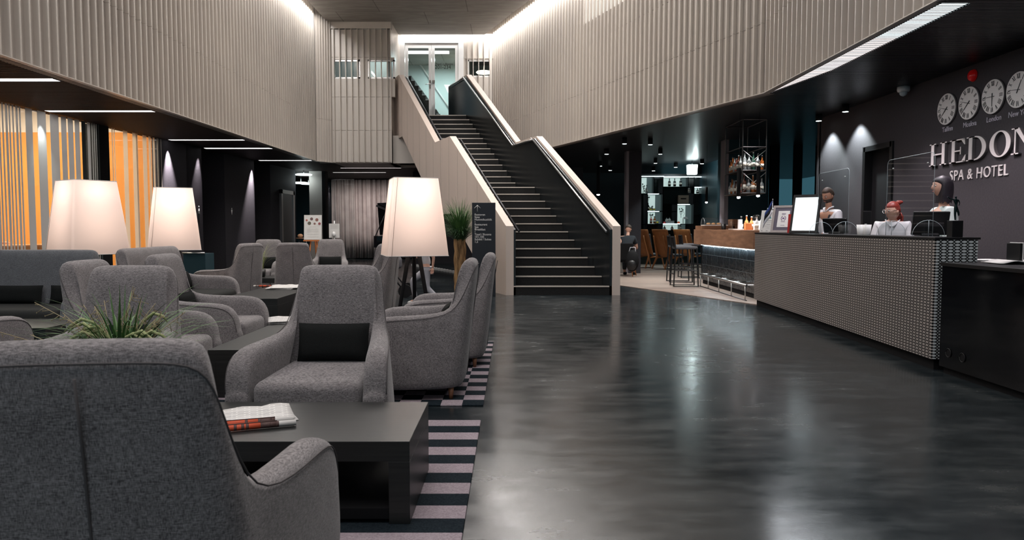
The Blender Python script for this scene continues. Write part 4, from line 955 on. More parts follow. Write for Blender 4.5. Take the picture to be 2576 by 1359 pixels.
tl(t, m, [(-.06, .07, .19, .006), (-.05, .05, .165, .003), (-.03, .03, .125, .005), (-.08, .08, .10, .002), (-.02, .02, .07, .003), (-.1, -.085, .02, .012), (-.03, .0, .02, .008), (.05, .07, .02, .01)], mat('grey_print', (.2, .2, .2), .8), 0)
MB().loft([(-.035, -.005, .225), (.035, -.005, .225), (.012, -.005, .29), (-.012, -.005, .29)], [(-.035, -.003, .225), (.035, -.003, .225), (.012, -.003, .29), (-.012, -.003, .29)]).xf(m).build('teal_emblem', mat('teal_print', (.06, .25, .27), .6), t)
t, m = lean('framed_award', 'framed award in a wide silver frame with a grey mount on the desk', 'picture frame', .14, 4.52, R(-42), R(17), .34, .42, [('mount', (-.14, -.006, .03), (.14, 0, .39), mat('mount_grey', (.09, .08, .11), .6)), ('sheet', (-.085, -.009, .085), (.085, -.006, .335), 'paper')])
fr = MB(); fr.box((-.17, -.012, 0), (-.135, .012, .42)); fr.box((.135, -.012, 0), (.17, .012, .42)); fr.box((-.135, -.012, 0), (.135, .012, .035)); fr.box((-.135, -.012, .385), (.135, .012, .42)); fr.xf(m).build('frame', mat('silver_frame', (.36, .33, .33), .35, .6), t)
tl(t, m, [(-.03, .03, .29, .007), (-.025, .025, .275, .005), (-.03, .03, .165, .006), (-.03, .03, .11, .004)], mat('purple_print', (.12, .06, .16), .8), 0, -.010)
mb = MB()
for s in (-1, 1): mb.tube([(s*.034*cos(R(q)), -.0105, .22+.036*sin(R(q))) for q in range(-70, 71, 20)], .004, 5)
mb.box((-.016, -.011, .21), (.016, -.0095, .23)); mb.xf(m).build('laurel_wreath', mat('purple_print2', (.12, .06, .16), .8), t)
t, m = lean('brochure_card', 'red card with white figures standing behind the silver frame on the desk', 'card', .17, 4.10, R(-42), R(8), .1, .27, [('card', (-.09, 0, 0), (.08, .004, .27), 'red')])
mb = MB(); mb.ball((.02, -.004, .20), (.025, .002, .028), 10); mb.ball((0, -.004, .09), (.02, .002, .03), 10); mb.box((-.05, -.005, .15), (.03, -.003, .156)); mb.box((-.05, -.005, .03), (.05, -.003, .05)); mb.xf(m).build('figure_print', M['white'], t)
t, m = lean('display_screen', 'large lit white screen in a black frame leaning on the desk', 'screen', .15, 3.66, R(-40), R(17), .34, .5, [('screen', (-.155, -.004, .03), (.155, 0, .51), 'scr')])
fr = MB(); fr.box((-.185, -.01, 0), (-.155, .02, .55)); fr.box((.155, -.01, 0), (.185, .02, .55)); fr.box((-.155, -.01, 0), (.155, .02, .035)); fr.box((-.155, -.01, .51), (.155, .02, .55)); fr.box((-.155, .002, .03), (.155, .02, .52)); fr.xf(m).build('frame', M['black'], t)
MB().box((-.16, -.06, -.003), (.16, .18, .008)).build('base', M['black'], t)
px, py = dsk(.12, 4.90); t = thing('table_flag', 'small blue, black and white table flag drooping on a chrome pole', 'flag', (px, py, DZ+.004))
MB().tube([(0, 0, 0), (0, 0, .50)], .004, 8).ball((0, 0, .505), .009, 8).lathe([(.04, 0), (.042, .008), (.006, .014)], n=16).build('pole', M['chrome'], t)
for nm, cl, w0, w1 in (('blue_band', (.03, .06, .22), 0, .33), ('black_band', (.006, .006, .01), .33, .66), ('white_band', (.6, .6, .62), .66, 1)):
    rows = []
    for i in range(12):
        s = i/11; row = []
        for q in (w0, (w0+w1)/2, w1):
            fx = s*.15; row.append((-.005-fx*(.75+.25*q)+.10*max(0, q-.5)*(1-s)*0, .02*sin(s*9+q*2), .49-q*.20-s*.20*(1+.15*q)))
        rows.append(row)
    o = MB().grid(rows).build(nm, mat(nm, cl, .8), t); q = o.modifiers.new('s', 'SOLIDIFY'); q.thickness = .001
# acrylic screens
def acrylic(y0, y1, label):
    px, py = dsk(.10, y0); L_ = y1-y0; t = thing('acrylic_screen', label, 'screen', (px, py, DZ+.006), DR, 'tall clear acrylic screens on the desk'); H = .755; c = .05
    out = [(0, 0), (L_, 0), (L_, H-c)]+[(L_-c+c*cos(R(q)), H-c+c*sin(R(q))) for q in (30, 60, 90)]+[(c, H)]+[(c-c*sin(R(q)), H-c+c*cos(R(q))) for q in (30, 60, 90)]
    MB().loft([(0, a, z) for a, z in out], [(.005, a, z) for a, z in out]).build('sheet', M['acryl'], t)
    MB().tube([(0.0025, a, z) for a, z in out[1:]]+[(0.0025, 0, 0)], .0024, 4).build('polished_edge', M['acryledge'], t)
    for yy in (.07, L_-.12):
        arc = [(.0025-.145*cos(R(q)), .145*sin(R(q))) for q in range(0, 181, 12)]
        o = MB().loft([(a, yy, z) for a, z in arc], [(a, yy+.005, z) for a, z in arc]).build('foot', M['acryl'], t)
        MB().tube([(a, yy+.0025, z) for a, z in arc], .0022, 4).tube([(.0025, yy, 0), (.0025, yy, .145)], .0028, 4).build('foot_edge', M['acryledge'], o)
    for yy in (.12, L_-.12): MB().tube([(-.003, yy, H-.09), (.008, yy, H-.09)], .006, 8).build('hole', M['whitegloss'], t)
acrylic(2.07, 3.0, 'tall clear acrylic screen before the bartender'); acrylic(.24, 1.14, 'tall clear acrylic screen before the dark haired receptionist')
for k, (y, lab) in enumerate(((1.96, 'left'), (1.80, 'right'))):
    px, py = dsk(.20, y); o = MB().lathe([(.034, 0), (.036, .003), (.046, .115), (.043, .115), (.034, .01), (.001, .01)], n=24).build('white_cup', M['whitegloss'], loc=(px, py, DZ)); tag(o, '%s white cup of the pair on the desk beside the red haired woman' % lab, 'cup', 'white cups on the desk')
px, py = dsk(.22, .10); t = thing('figurine', 'dark bronze dancer figurine with raised arms on a black plinth at the desk end', 'figurine', (px, py, DZ))
MB().box((-.048, -.04, 0), (.048, .04, .145)).build('plinth', M['black'], t, bevel=.002)
def skin(chains, rad, sub=2, root=0):
    me = bpy.data.meshes.new('tmp'); vs = []; es = []; rs = []; idx = {}
    for name, p, r in rad: idx[name] = len(vs); vs.append(p); rs.append(r if isinstance(r, tuple) else (r, r))
    for ch in chains:
        for a_, b__ in zip(ch[:-1], ch[1:]): es.append((idx[a_], idx[b__]))
    me.from_pydata(vs, es, []); o = bpy.data.objects.new('tmp', me); COL.objects.link(o)
    o.modifiers.new('skin', 'SKIN'); q = o.modifiers.new('sub', 'SUBSURF'); q.levels = sub; q.render_levels = sub
    for i, r in enumerate(rs): me.skin_vertices[0].data[i].radius = r; me.skin_vertices[0].data[i].use_root = (i == root)
    dg = bpy.context.evaluated_depsgraph_get(); m2 = bpy.data.meshes.new_from_object(o.evaluated_get(dg)); mb = MB(); mb.add([v.co.copy() for v in m2.vertices], [tuple(p_.vertices) for p_ in m2.polygons], True)
    bpy.data.objects.remove(o); bpy.data.meshes.remove(me); bpy.data.meshes.remove(m2); return mb
fg = skin([('p', 'w', 'c', 'n', 'h'), ('c', 's1', 'e1', 'h1'), ('c', 's2', 'e2', 'h2'), ('p', 'k1', 'f1'), ('p', 'k2', 'f2')],
          [('p', (0, 0, .255), .015), ('w', (.003, 0, .285), .011), ('c', (0, 0, .315), .016), ('n', (0, 0, .338), .006), ('h', (-.002, 0, .358), .011), ('s1', (-.02, 0, .328), .006), ('e1', (-.048, 0, .335), .005), ('h1', (-.075, 0, .35), .004),
           ('s2', (.02, 0, .328), .006), ('e2', (.034, .0, .30), .005), ('h2', (.02, -.012, .275), .004), ('k1', (-.004, 0, .205), .010), ('f1', (0, 0, .147), .006), ('k2', (.026, 0, .215), .010), ('f2', (.03, .0, .185), .007)], 2)
fg.build('dancer', M['bronze'], t)
# till screens behind the desk
def till(x, y, rz, label, w_=.34, h_=.24):
    px, py = dsk(x, y); t = thing('till_screen', label, 'till', (px, py, .75), rz); m = Matrix.Translation((0, 0, .42))@Matrix.Rotation(R(14), 4, 'X')
    MB().box((-w_/2, -.014, 0), (w_/2, .014, h_)).xf(m).build('monitor', M['black'], t, bevel=.006); MB().box((-w_/2+.02, .0145, .02), (w_/2-.02, .016, h_-.02)).xf(m).build('display', M['blackgloss'], t)
    MB().box((-w_/2+.03, -.03, .09), (w_/2-.05, -.014, .13)).xf(m).build('rear_housing', M['dsteel'], t, bevel=.005)
    MB().box((-.09, -.05, .03), (.09, .05, .44)).build('stand', M['black'], t, bevel=.02); MB().box((-.15, -.12, 0), (.15, .14, .03)).build('base', M['black'], t, bevel=.006)
    return t
till(.49, 1.06, R(-8), 'black till screen seen from behind, between the two women'); t = till(.55, 3.55, R(-55), 'black tilted till in front of the bartender', .34, .2)
px, py = dsk(.5, 2.5); t = thing('card_terminal', 'black card terminal on a short stalk left of the white cups', 'card terminal', (px, py, .75)); MB().tube([(0, 0, 0), (0, 0, .50)], .008, 8).lathe([(.05, 0), (.05, .01)], n=16).build('stalk', M['black'], t); MB().box((-.045, -.02, .48), (.045, .02, .69)).build('body', M['blackmat'], t, bevel=.006, rot=(0, 0, -.5)); MB().box((-.025, -.0215, .53), (.0, -.0205, .537)).build('printed_mark', M['white'], t, rot=(0, 0, -.5))
# ================================================================ PEOPLE
def head_fn(p, q):
    x, y, z = p; X, Y, Z = q
    if z < 0: X *= 1-.34*(-z)**1.6; Y *= (1-.30*(-z)) if y < 0 else (1-.10*(-z))
    f = max(0, y)
    Y += .021*math.exp(-(x/.17)**2)*math.exp(-((z+.20)/.15)**2)*(f > 0) + .010*math.exp(-(x/.14)**2)*math.exp(-((z+.02)/.2)**2)*(f > 0)
    Y += .007*math.exp(-(x/.3)**2)*math.exp(-((z+.86)/.18)**2)*(f > 0)
    Y -= .009*math.exp(-((abs(x)-.40)/.17)**2-((z-.06)/.12)**2)*(f > 0)
    Y += .005*math.exp(-(x/.28)**2)*math.exp(-((z+.52)/.06)**2)*(f > 0)
    return V((X, Y, Z))
def hand(mb, w_, d, curl, s=1, side=1):
    """five fingers: palm at w_, pointing along d; curl bends the fingers towards the palm normal"""
    d = V(d).normalized(); up = V((0, 0, 1)) if abs(d.z) < .8 else V((1, 0, 0)); a = d.cross(up).normalized(); n = a.cross(d).normalized()*-1
    c = V(w_)+d*.045*s
    def fn(p, q): return d*q.z+a*q.x+n*q.y
    mb.ball(c, (.042*s, .016*s, .052*s), 12, fn)
    for k, (o, L_) in enumerate(((-.030, .062), (-.010, .074), (.010, .070), (.029, .055))):
        b0 = c+d*.040*s+a*o*s; v = d.copy(); pts = [b0-d*.01*s]; 
        for q in range(3): v = (v+n*curl*.55).normalized(); pts.append(pts[-1]+v*L_*s*(.48, .32, .26)[q])
        mb.tube(pts, [.009*s, .0085*s, .0078*s, .006*s], 7)
    b0 = c+a*-.036*s*side-d*.012*s; v = (d*.6-a*.8*side+n*.3).normalized(); mb.tube([b0, b0+v*.03*s, b0+v*.045*s+d*.02*s], [.011*s, .010*s, .007*s], 7)
def person(label, loc, rz, J, hd, hairfn, shirt, trou, sk, s=1, sleeve='long', headrot=(0, 0, 0), curl=.5, shoes=True):
    t = thing('person', label, 'person', loc, rz); g = lambda k: V(J[k])
    D = dict(J)
    R_ = dict(pel=(.15, .115), wst=(.125, .095), chs=(.155, .11), nkb=(.052, .052), nkt=(.045, .048), hdc=(.05, .06), shl=.062, shr=.062, ell=.042, elr=.042, wrl=.026, wrr=.026, hil=.085, hir=.085, knl=.058, knr=.058, anl=.038, anr=.038, tol=.032, tor=.032)
    names = ['pel', 'wst', 'chs', 'nkb', 'nkt', 'hdc', 'shl', 'ell', 'wrl', 'shr', 'elr', 'wrr', 'hil', 'knl', 'anl', 'tol', 'hir', 'knr', 'anr', 'tor']
    ch = [('pel', 'wst', 'chs', 'nkb', 'nkt', 'hdc'), ('chs', 'shl', 'ell', 'wrl'), ('chs', 'shr', 'elr', 'wrr'), ('pel', 'hil', 'knl', 'anl', 'tol'), ('pel', 'hir', 'knr', 'anr', 'tor')]
    def rr(n, k=1, e=0): r = R_[n]; return tuple((q*k+e)*s for q in r) if isinstance(r, tuple) else (r*k+e)*s
    body = skin(ch, [(n, tuple(J[n]), rr(n)) for n in names], 2)
    hb = MB(); hb.ball((0, 0, 0), (.074*s, .093*s, .115*s), 36, head_fn)
    for sx in (-1, 1): hb.ball((sx*.073*s, -.008*s, -.006*s), (.010*s, .017*s, .028*s), 10)
    HM = Matrix.Translation(V(hd))@Matrix.Rotation(headrot[2], 4, 'Z')@Matrix.Rotation(headrot[0], 4, 'X')@Matrix.Rotation(headrot[1], 4, 'Y')
    hb.xf(HM); body.add(hb.v, hb.f, True)
    for w_, e_, sd in (('wrl', 'ell', 1), ('wrr', 'elr', -1)): hand(body, g(w_), g(w_)-g(e_), curl, s, sd)
    body.build('body', M[sk], t, smooth=True)
    for sx in (-1, 1):
        MB().ball((sx*.030*s, .082*s, .006*s), (.011*s, .008*s, .0075*s), 12).xf(HM).build('eye', M['white'], t); MB().ball((sx*.030*s, .0895*s, .006*s), .0042*s, 8).xf(HM).build('iris', M['black'], t)
        MB().tube([(sx*.016*s, .092*s, .022*s), (sx*.032*s, .092*s, .027*s), (sx*.046*s, .083*s, .022*s)], .0028*s, 5).xf(HM).build('eyebrow', M[hairfn[1]], t)
    MB().tube([(-.022*s, .084*s, -.058*s), (0, .093*s, -.056*s), (.022*s, .084*s, -.058*s)], [.002*s, .006*s, .002*s], 6, flat=.7).xf(HM).build('lips', mat('lips', (.42, .12, .10), .4), t)
    hairfn[0](t, HM, s)
    # shirt: torso and sleeves as one shell
    sl_ = 1.0 if sleeve == 'long' else .45
    pts = [('pel', tuple(g('pel')+V((0, 0, .02*s))), rr('pel', 1.04, .012)), ('wst', tuple(J['wst']), rr('wst', 1.12, .012)), ('chs', tuple(J['chs']), rr('chs', 1.04, .012)), ('nkb', tuple(g('nkb')-V((0, 0, .012*s))), (.098*s, .082*s))]
    chs = [('pel', 'wst', 'chs', 'nkb')]
    for q in 'lr':
        S_, E_, W_ = g('sh'+q), g('el'+q), g('wr'+q)
        pts.append(('sh'+q, tuple(S_), .074*s))
        if sleeve == 'long': pts += [('el'+q, tuple(E_), .054*s), ('wr'+q, tuple(E_.lerp(W_, .93)), .040*s)]; chs.append(('chs', 'sh'+q, 'el'+q, 'wr'+q))
        else: pts += [('el'+q, tuple(S_.lerp(E_, .62)), .062*s)]; chs.append(('chs', 'sh'+q, 'el'+q))
    skin(chs, pts, 2).build('shirt', M[shirt], t, smooth=True)
    pts = [('pel', tuple(g('pel')+V((0, 0, .02*s))), rr('pel', 1.0, .006))]; chs = []
    for q in 'lr': pts += [('hi'+q, tuple(J['hi'+q]), .098*s), ('kn'+q, tuple(J['kn'+q]), .072*s), ('an'+q, tuple(g('an'+q)+V((0, 0, .02*s))), .058*s)]; chs.append(('pel', 'hi'+q, 'kn'+q, 'an'+q))
    skin(chs, pts, 2).build('trousers', M[trou], t, smooth=True)
    if shoes:
        for q in 'lr': a_ = g('an'+q); b__ = g('to'+q); MB().ball(((a_+b__)/2).lerp(a_, .1)+V((0, 0, -.03*s)), ((.045*s), (.13*s), .045*s), 14).build('shoe', M['blackmat'] if s > .8 else M['white'], t)
    return t, HM
def stand_pose(h=1.75, **kw):
    k = h/1.75
    J = dict(pel=(0, 0, .96), wst=(0, .0, 1.12), chs=(0, 0, 1.32), nkb=(0, -.01, 1.46), nkt=(0, .005, 1.53), hdc=(0, .01, 1.60), shl=(-.175, 0, 1.41), ell=(-.22, .0, 1.13), wrl=(-.20, .14, .93), shr=(.175, 0, 1.41), elr=(.22, 0, 1.13), wrr=(.20, .14, .93),
             hil=(-.09, 0, .90), knl=(-.10, .02, .50), anl=(-.10, 0, .10), tol=(-.11, .15, .04), hir=(.09, 0, .90), knr=(.10, .02, .50), anr=(.10, 0, .10), tor=(.11, .15, .04)); J.update(kw)
    return {a_: tuple(q*k for q in b__) for a_, b__ in J.items()}
def capfn(low, back=1.0, thick=1.10, face=.35):
    """hair shell: covers the skull above a hairline"""
    def fn(mb, HM, s):
        def f(p, q):
            x, y, z = p; q = head_fn(p, q)*thick
            hl = face+ (0 if y > 0 else 0)
            lim = hl if y > .25 else (low if y < -.1 else low+(hl-low)*((y+.1)/.35))
            if z < lim: q = head_fn(p, V((p.x*.074, p.y*.093, p.z*.115))*1)*.93 if 1 else q
            return q*1
        h = MB(); h.ball((0, 0, .004), (.074*s, .093*s, .115*s), 40, lambda p, q: f(p, q/s)*s); return h.xf(HM)
    return fn
def hair_short(t, HM, s): capfn(-.12, face=.50, thick=1.14)(None, HM, s).build('hair', M['hairbrn'], t)
def hair_red(t, HM, s):
    h = capfn(-.25, face=.42, thick=1.075)(None, HM, s); k = MB()
    k.ball((0, -.085*s, .105*s), (.035*s, .036*s, .03*s), 14); k.ball((0, -.118*s, .112*s), (.028*s, .03*s, .022*s), 12)
    for a_ in range(7): x = (a_-3)*.010; k.tube([(x*s, -.085*s, -.02*s), (x*1.5*s, -.108*s, -.07*s), (x*1.9*s, -.105*s, -.135*s)], [.013*s, .011*s, .003*s], 6)
    k.xf(HM); h.add(k.v, k.f, True); h.build('hair', M['hairred'], t)
def hair_bob(t, HM, s):
    rows = []
    for i in range(15):
        z = -1.52+2.56*i/14; row = []
        for k in range(40):
            a_ = 2*pi*k/40; x, y = cos(a_), sin(a_)
            zz = max(-1, min(1, z/1.04)); r = sqrt(max(.0008, 1-zz*zz)) if z > 0 else 1.0+.06*(-z)-.10*z*z
            X = x*.094*r; Y = y*.115*r-.010
            fr = max(0, y-.35)/.65
            if z < .36: Y -= fr*.060*min(1, (.36-z)/.12); X *= 1
            X *= 1+.012*sin(k*3.3+i*.2); Z = z*.118+(.012*sin(k*1.7) if i == 0 else 0)
            row.append((X*s, Y*s, Z*s))
        rows.append(row)
    MB().grid(rows, True, True).xf(HM).build('hair', M['hairblk'], t)
# bartender
px, py = dsk(1.0, 5.0)
J = stand_pose(1.80, wrl=(-.10, .26, 1.10), ell=(-.23, .05, 1.14), wrr=(.10, .28, 1.12), elr=(.24, .04, 1.14))
t, HM = person('person with short brown hair, white shirt and dark braces, holding a glass behind the desk', (px, py, 0), R(114), J, (0, .025, 1.72), (hair_short, 'hairbrn'), 'shirt', 'dkcloth', 'skin2', 1.03, headrot=(R(-16), 0, R(4)))
def beard(p, q): q = head_fn(p, q)*1.035; return q if (p.z < -.38 and p.y > -.1) else q*.93
MB().ball((0, 0, 0), (.076, .096, .118), 32, beard).xf(HM).build('beard', M['hairbrn'], t)
br_ = MB()
for sx in (-1, 1): br_.tube([(sx*.07, .125, 1.02), (sx*.085, .138, 1.25), (sx*.10, .10, 1.42), (sx*.09, .0, 1.50)], .016, 6, flat=.3)
br_.build('braces', M['dkcloth'], t)
cl = MB()
for sx in (-1, 1): cl.tube([(sx*.012, .075, 1.475), (sx*.05, .045, 1.535), (sx*.06, -.03, 1.555)], .02, 6, flat=.6)
cl.build('collar', M['shirt'], t)
ang_ = R(114); gx = px+cos(ang_)*0-sin(ang_)*.40; gy = py+sin(ang_)*0+cos(ang_)*.40
o = MB().lathe([(.022, 0), (.028, .05), (.036, .12), (.034, .12), (.026, .05), (.001, .01)], n=20).build('drinking_glass', M['acryl'], loc=(gx, gy, 1.17)); tag(o, 'clear glass held in the hands of the bartender', 'glass')
# red haired woman, seated high, looking left
px, py = dsk(.80, 2.50)
J = stand_pose(1.62, wrl=(-.16, .28, .98), ell=(-.22, .08, 1.08), wrr=(.16, .28, .98), elr=(.22, .08, 1.08))
t, HM = person('person with red hair in a bun and round glasses, white shirt, behind the desk', (px, py, -.04), R(150), J, (0, .03, 1.475), (hair_red, 'hairred'), 'shirt', 'dkcloth', 'skin', .95, headrot=(R(-2), 0, R(-46)))
g_ = MB()
for sx in (-1, 1): g_.tube([(sx*.032+.022*cos(q*pi/8), .097, .004+.022*sin(q*pi/8)) for q in range(17)], .0016, 5); g_.tube([(sx*.054, .095, .008), (sx*.072, .0, .012)], .0014, 5)
g_.tube([(-.010, .098, .008), (.010, .098, .008)], .0014, 5); g_.xf(HM).build('eyeglasses', M['steel'], t)
cl = MB()
for sx in (-1, 1): cl.tube([(sx*.012, .085, 1.29), (sx*.055, .055, 1.345), (sx*.07, -.02, 1.37)], .017, 6, flat=.5)
cl.build('collar', M['shirt'], t)
mk = MB().ball((-.235, .03, 1.14), (.03, .03, .035), 8); mk.build('red_sleeve_print', M['red'], t)
# dark haired woman standing
px, py = dsk(.92, 1.62)
J = stand_pose(1.75, wrl=(-.12, .26, 1.0), ell=(-.21, .04, 1.10), wrr=(.10, .27, 1.02), elr=(.21, .05, 1.10))
t, HM = person('person with a dark bob and pale shirt, seen side on behind the desk', (px, py, 0), R(82), J, (0, .025, 1.685), (hair_bob, 'hairblk'), 'shirtt', 'dkcloth', 'skin', .98, headrot=(0, 0, R(8)))
# child running behind the right floor lamp
J = stand_pose(1.75, pel=(0, -.02, .93), wst=(0, .02, 1.10), chs=(0, .05, 1.30), nkb=(0, .07, 1.44), nkt=(0, .09, 1.51), hdc=(0, .10, 1.58), shl=(-.165, .05, 1.38), shr=(.165, .05, 1.38), ell=(-.22, -.20, 1.20), wrl=(-.21, -.17, .93), elr=(.2, .24, 1.16), wrr=(.16, .44, 1.26),
               hil=(-.09, -.02, .88), knl=(-.09, -.02, .47), anl=(-.09, -.33, .14), tol=(-.09, -.28, .03), hir=(.09, 0, .88), knr=(.09, .35, .62), anr=(.09, .27, .16), tor=(.09, .42, .10))
kk = 1.16/1.75; J = {a_: tuple(q*kk for q in b__) for a_, b__ in J.items()}
KY = 11.4; KX = (1072-1288)/1850*KY
person('child in a white t-shirt and light grey trousers, running behind the right floor lamp', (KX, KY, 0), R(90), {k_: tuple(v_) for k_, v_ in J.items()}, (0, .11*kk+.01, 1.68*kk), (hair_short, 'hairbrn'), 'shirt', 'greycloth', 'skin', .66, sleeve='short', curl=.9)
# person seated beyond the stair foot, dark shirt, face down
PX, PYY = (1574-1288)/1850*18.6, 18.6
J = stand_pose(1.75, pel=(0, 0, .50), wst=(0, .06, .68), chs=(0, .16, .88), nkb=(0, .24, 1.00), nkt=(0, .28, 1.06), hdc=(0, .31, 1.12), shl=(-.175, .18, .96), shr=(.175, .18, .96), ell=(-.23, .28, .70), wrl=(-.10, .48, .72), elr=(.23, .28, .70), wrr=(.10, .48, .72),
               hil=(-.09, .05, .47), knl=(-.12, .45, .50), anl=(-.12, .48, .10), tol=(-.12, .62, .04), hir=(.09, .05, .47), knr=(.12, .45, .50), anr=(.12, .48, .10), tor=(.12, .62, .04))
person('person in a dark t-shirt seated with the back to the stairs, leaning forward', (PX, PYY, 0), R(-20), J, (0, .34, 1.19), (hair_short, 'hairbrn'), 'dkcloth', 'dkcloth', 'skin', 1.0, sleeve='short', headrot=(R(-35), 0, 0))
t = thing('cafe_chair', 'dark shell chair with pale wooden legs under the person beside the dark column', 'chair', (PX, PYY, 0), R(-20)); MB().box((-.24, -.2, .38), (.24, .26, .42)).build('seat', M['blackmat'], t, bevel=.015); MB().box((-.23, -.24, .42), (.23, -.2, .84)).build('backrest', M['blackmat'], t, bevel=.015)
for sx in (-1, 1):
    for sy in (-1, 1): MB().tube([(sx*.17, sy*.16, .38), (sx*.23, sy*.24, 0)], [.018, .012], 8).build('leg', M['ply'], t)
bp = thing('backpack', 'black backpack hanging on the chair beside the dark column', 'backpack', (PX+.10, PYY-.42, .14), R(-20)); MB().ball((0, 0, .27), (.17, .11, .27), 18).build('bag', M['blackmat'], bp); MB().ball((0, -.09, .17), (.12, .05, .13), 14).build('front_pocket', M['black'], bp); MB().tube([(-.08, .0, .5), (-.06, .05, .6), (.06, .05, .6), (.08, 0, .5)], .012, 6).build('strap', M['greycloth'], bp)
# person in orange behind the striped glass at the left edge
OX, OY = atY(8, 610, 12.6).x, 12.6
J = stand_pose(1.70, pel=(0, 0, .52), wst=(0, .02, .68), chs=(0, .04, .88), nkb=(0, .05, 1.02), nkt=(0, .07, 1.09), hdc=(0, .08, 1.15), shl=(-.175, .04, .97), shr=(.175, .04, .97), ell=(-.23, .16, .74), wrl=(-.10, .38, .74), elr=(.23, .16, .74), wrr=(.10, .38, .74),
               hil=(-.09, .05, .47), knl=(-.12, .45, .50), anl=(-.12, .48, .10), tol=(-.12, .62, .04), hir=(.09, .05, .47), knr=(.12, .45, .50), anr=(.12, .48, .10), tor=(.12, .62, .04))
person('person in an orange top seated behind the striped glass at the left edge', (OX-.1, OY, 0), R(60), J, (0, .10, 1.22), (hair_short, 'hairbrn'), 'orangecloth', 'dkcloth', 'skin', .95)
t = thing('bench', 'orange bench behind the striped glass under the person in orange', 'bench', (OX-.1, OY, 0), R(60)); MB().box((-.8, -.3, .0), (.8, .24, .42)).build('base', M['orangecloth'], t, bevel=.02); MB().box((-.8, -.42, .0), (.8, -.3, .95)).build('backrest', M['orangecloth'], t, bevel=.03)
# ================================================================ WALL LETTERING AND CLOCKS
WX_ = WX-.004
def wl(y, z): return (WX_, y, z)
# serif capitals in a 1 x 1 box, thick and thin strokes
def rect(a, b, c, d): return [(a, b), (c, b), (c, d), (a, d)]
def serif(x0, x1, y): return rect(x0, y, x1, y+.045) if y < .5 else rect(x0, y-.045, x1, y)
def ring(cx, cy, ax, ay, bx, by, a0=0, a1=360, n=40):
    o = [(cx+ax*cos(R(a0+(a1-a0)*k/n)), cy+ay*sin(R(a0+(a1-a0)*k/n))) for k in range(n+1)]; i = [(cx+bx*cos(R(a0+(a1-a0)*k/n)), cy+by*sin(R(a0+(a1-a0)*k/n))) for k in range(n+1)]
    return [[o[k], o[k+1], i[k+1], i[k]] for k in range(n)]
GL = {'H': ([rect(.12, 0, .30, 1), rect(.82, 0, 1.0, 1), rect(.3, .47, .82, .53), serif(0, .42, 0), serif(0, .42, 1), serif(.70, 1.12, 0), serif(.70, 1.12, 1)], 1.12),
      'E': ([rect(.12, 0, .30, 1), rect(.12, 0, .90, .05), rect(.12, .95, .86, 1), rect(.30, .47, .62, .53), serif(0, .4, 0), serif(0, .4, 1), [(.90, 0), (.96, .30), (.92, .30), (.72, .05)], [(.86, 1), (.90, .74), (.86, .74), (.68, .95)], [(.62, .34), (.66, .34), (.66, .66), (.62, .66)]], .96),
      'D': ([rect(.12, 0, .30, 1), serif(0, .42, 0), serif(0, .42, 1)]+ring(.42, .5, .60, .5, .40, .45, -90, 90, 24)+[rect(.3, 0, .43, .05), rect(.3, .95, .43, 1)], 1.04),
      'O': (ring(.5, .5, .52, .52, .31, .47), 1.04),
      'N': ([rect(.14, 0, .20, 1), rect(.90, 0, .96, 1), [(.12, 1), (.34, 1), (.96, 0), (.90, 0), (.86, .02)], serif(0, .34, 0), serif(0, .30, 1), serif(.78, 1.12, 1)], 1.12)}
ls = thing('wall_sign', 'large pale letters reading HEDON SPA & HOTEL on the reception wall', 'sign', (WX, 9.0, 2.0))
yL = [atX(2345, 400, WX).y, atX(2396, 400, WX).y, atX(2438, 400, WX).y, atX(2497, 400, WX).y, atX(2551, 400, WX).y]; wL = [.39, .34, .385, .37, .40]
z0 = 2.065; z1 = 2.36
lm = mat('letter_face', (.72, .66, .65), .5); lmb = mat('letter_side', (.16, .14, .14), .6)
for ch_, y0, w_ in zip('HEDON', yL, wL):
    polys, gw = GL[ch_]; f = MB(); bk_ = MB(); sx = w_/gw
    for pl in polys:
        f.loft([(-.040, -(x*sx)+y0-9.0, z0-2.0+y_*(z1-z0)) for x, y_ in pl], [(-.034, -(x*sx)+y0-9.0, z0-2.0+y_*(z1-z0)) for x, y_ in pl])
        bk_.loft([(-.034, -(x*sx)+y0-9.0, z0-2.0+y_*(z1-z0)) for x, y_ in pl], [(0, -(x*sx)+y0-9.0, z0-2.0+y_*(z1-z0)) for x, y_ in pl])
    o = f.build('letter', lm, ls); bk_.build('letter_side', lmb, o)
yS = atX(2391, 440, WX).y; yE = atX(2537, 430, WX).y
o = text('SPA & HOTEL', .185, lm, 'lettering', ls, (-.008, yS-9.0, 1.845-2.0), (pi/2, 0, -pi/2), .006, spacing=1.12)
wd = o.dimensions.x if o.dimensions.x else 1.1
o.scale = ((yS-yE)/max(.1, wd), 1.02, 1)
TM = {'Tallinn': ((7.62, 47.5), 2386), 'Moskva': ((7.62, 47.5), 2442), 'London': ((6.0, 45.3), 2503), 'New York': ((.9, 46), 2568)}
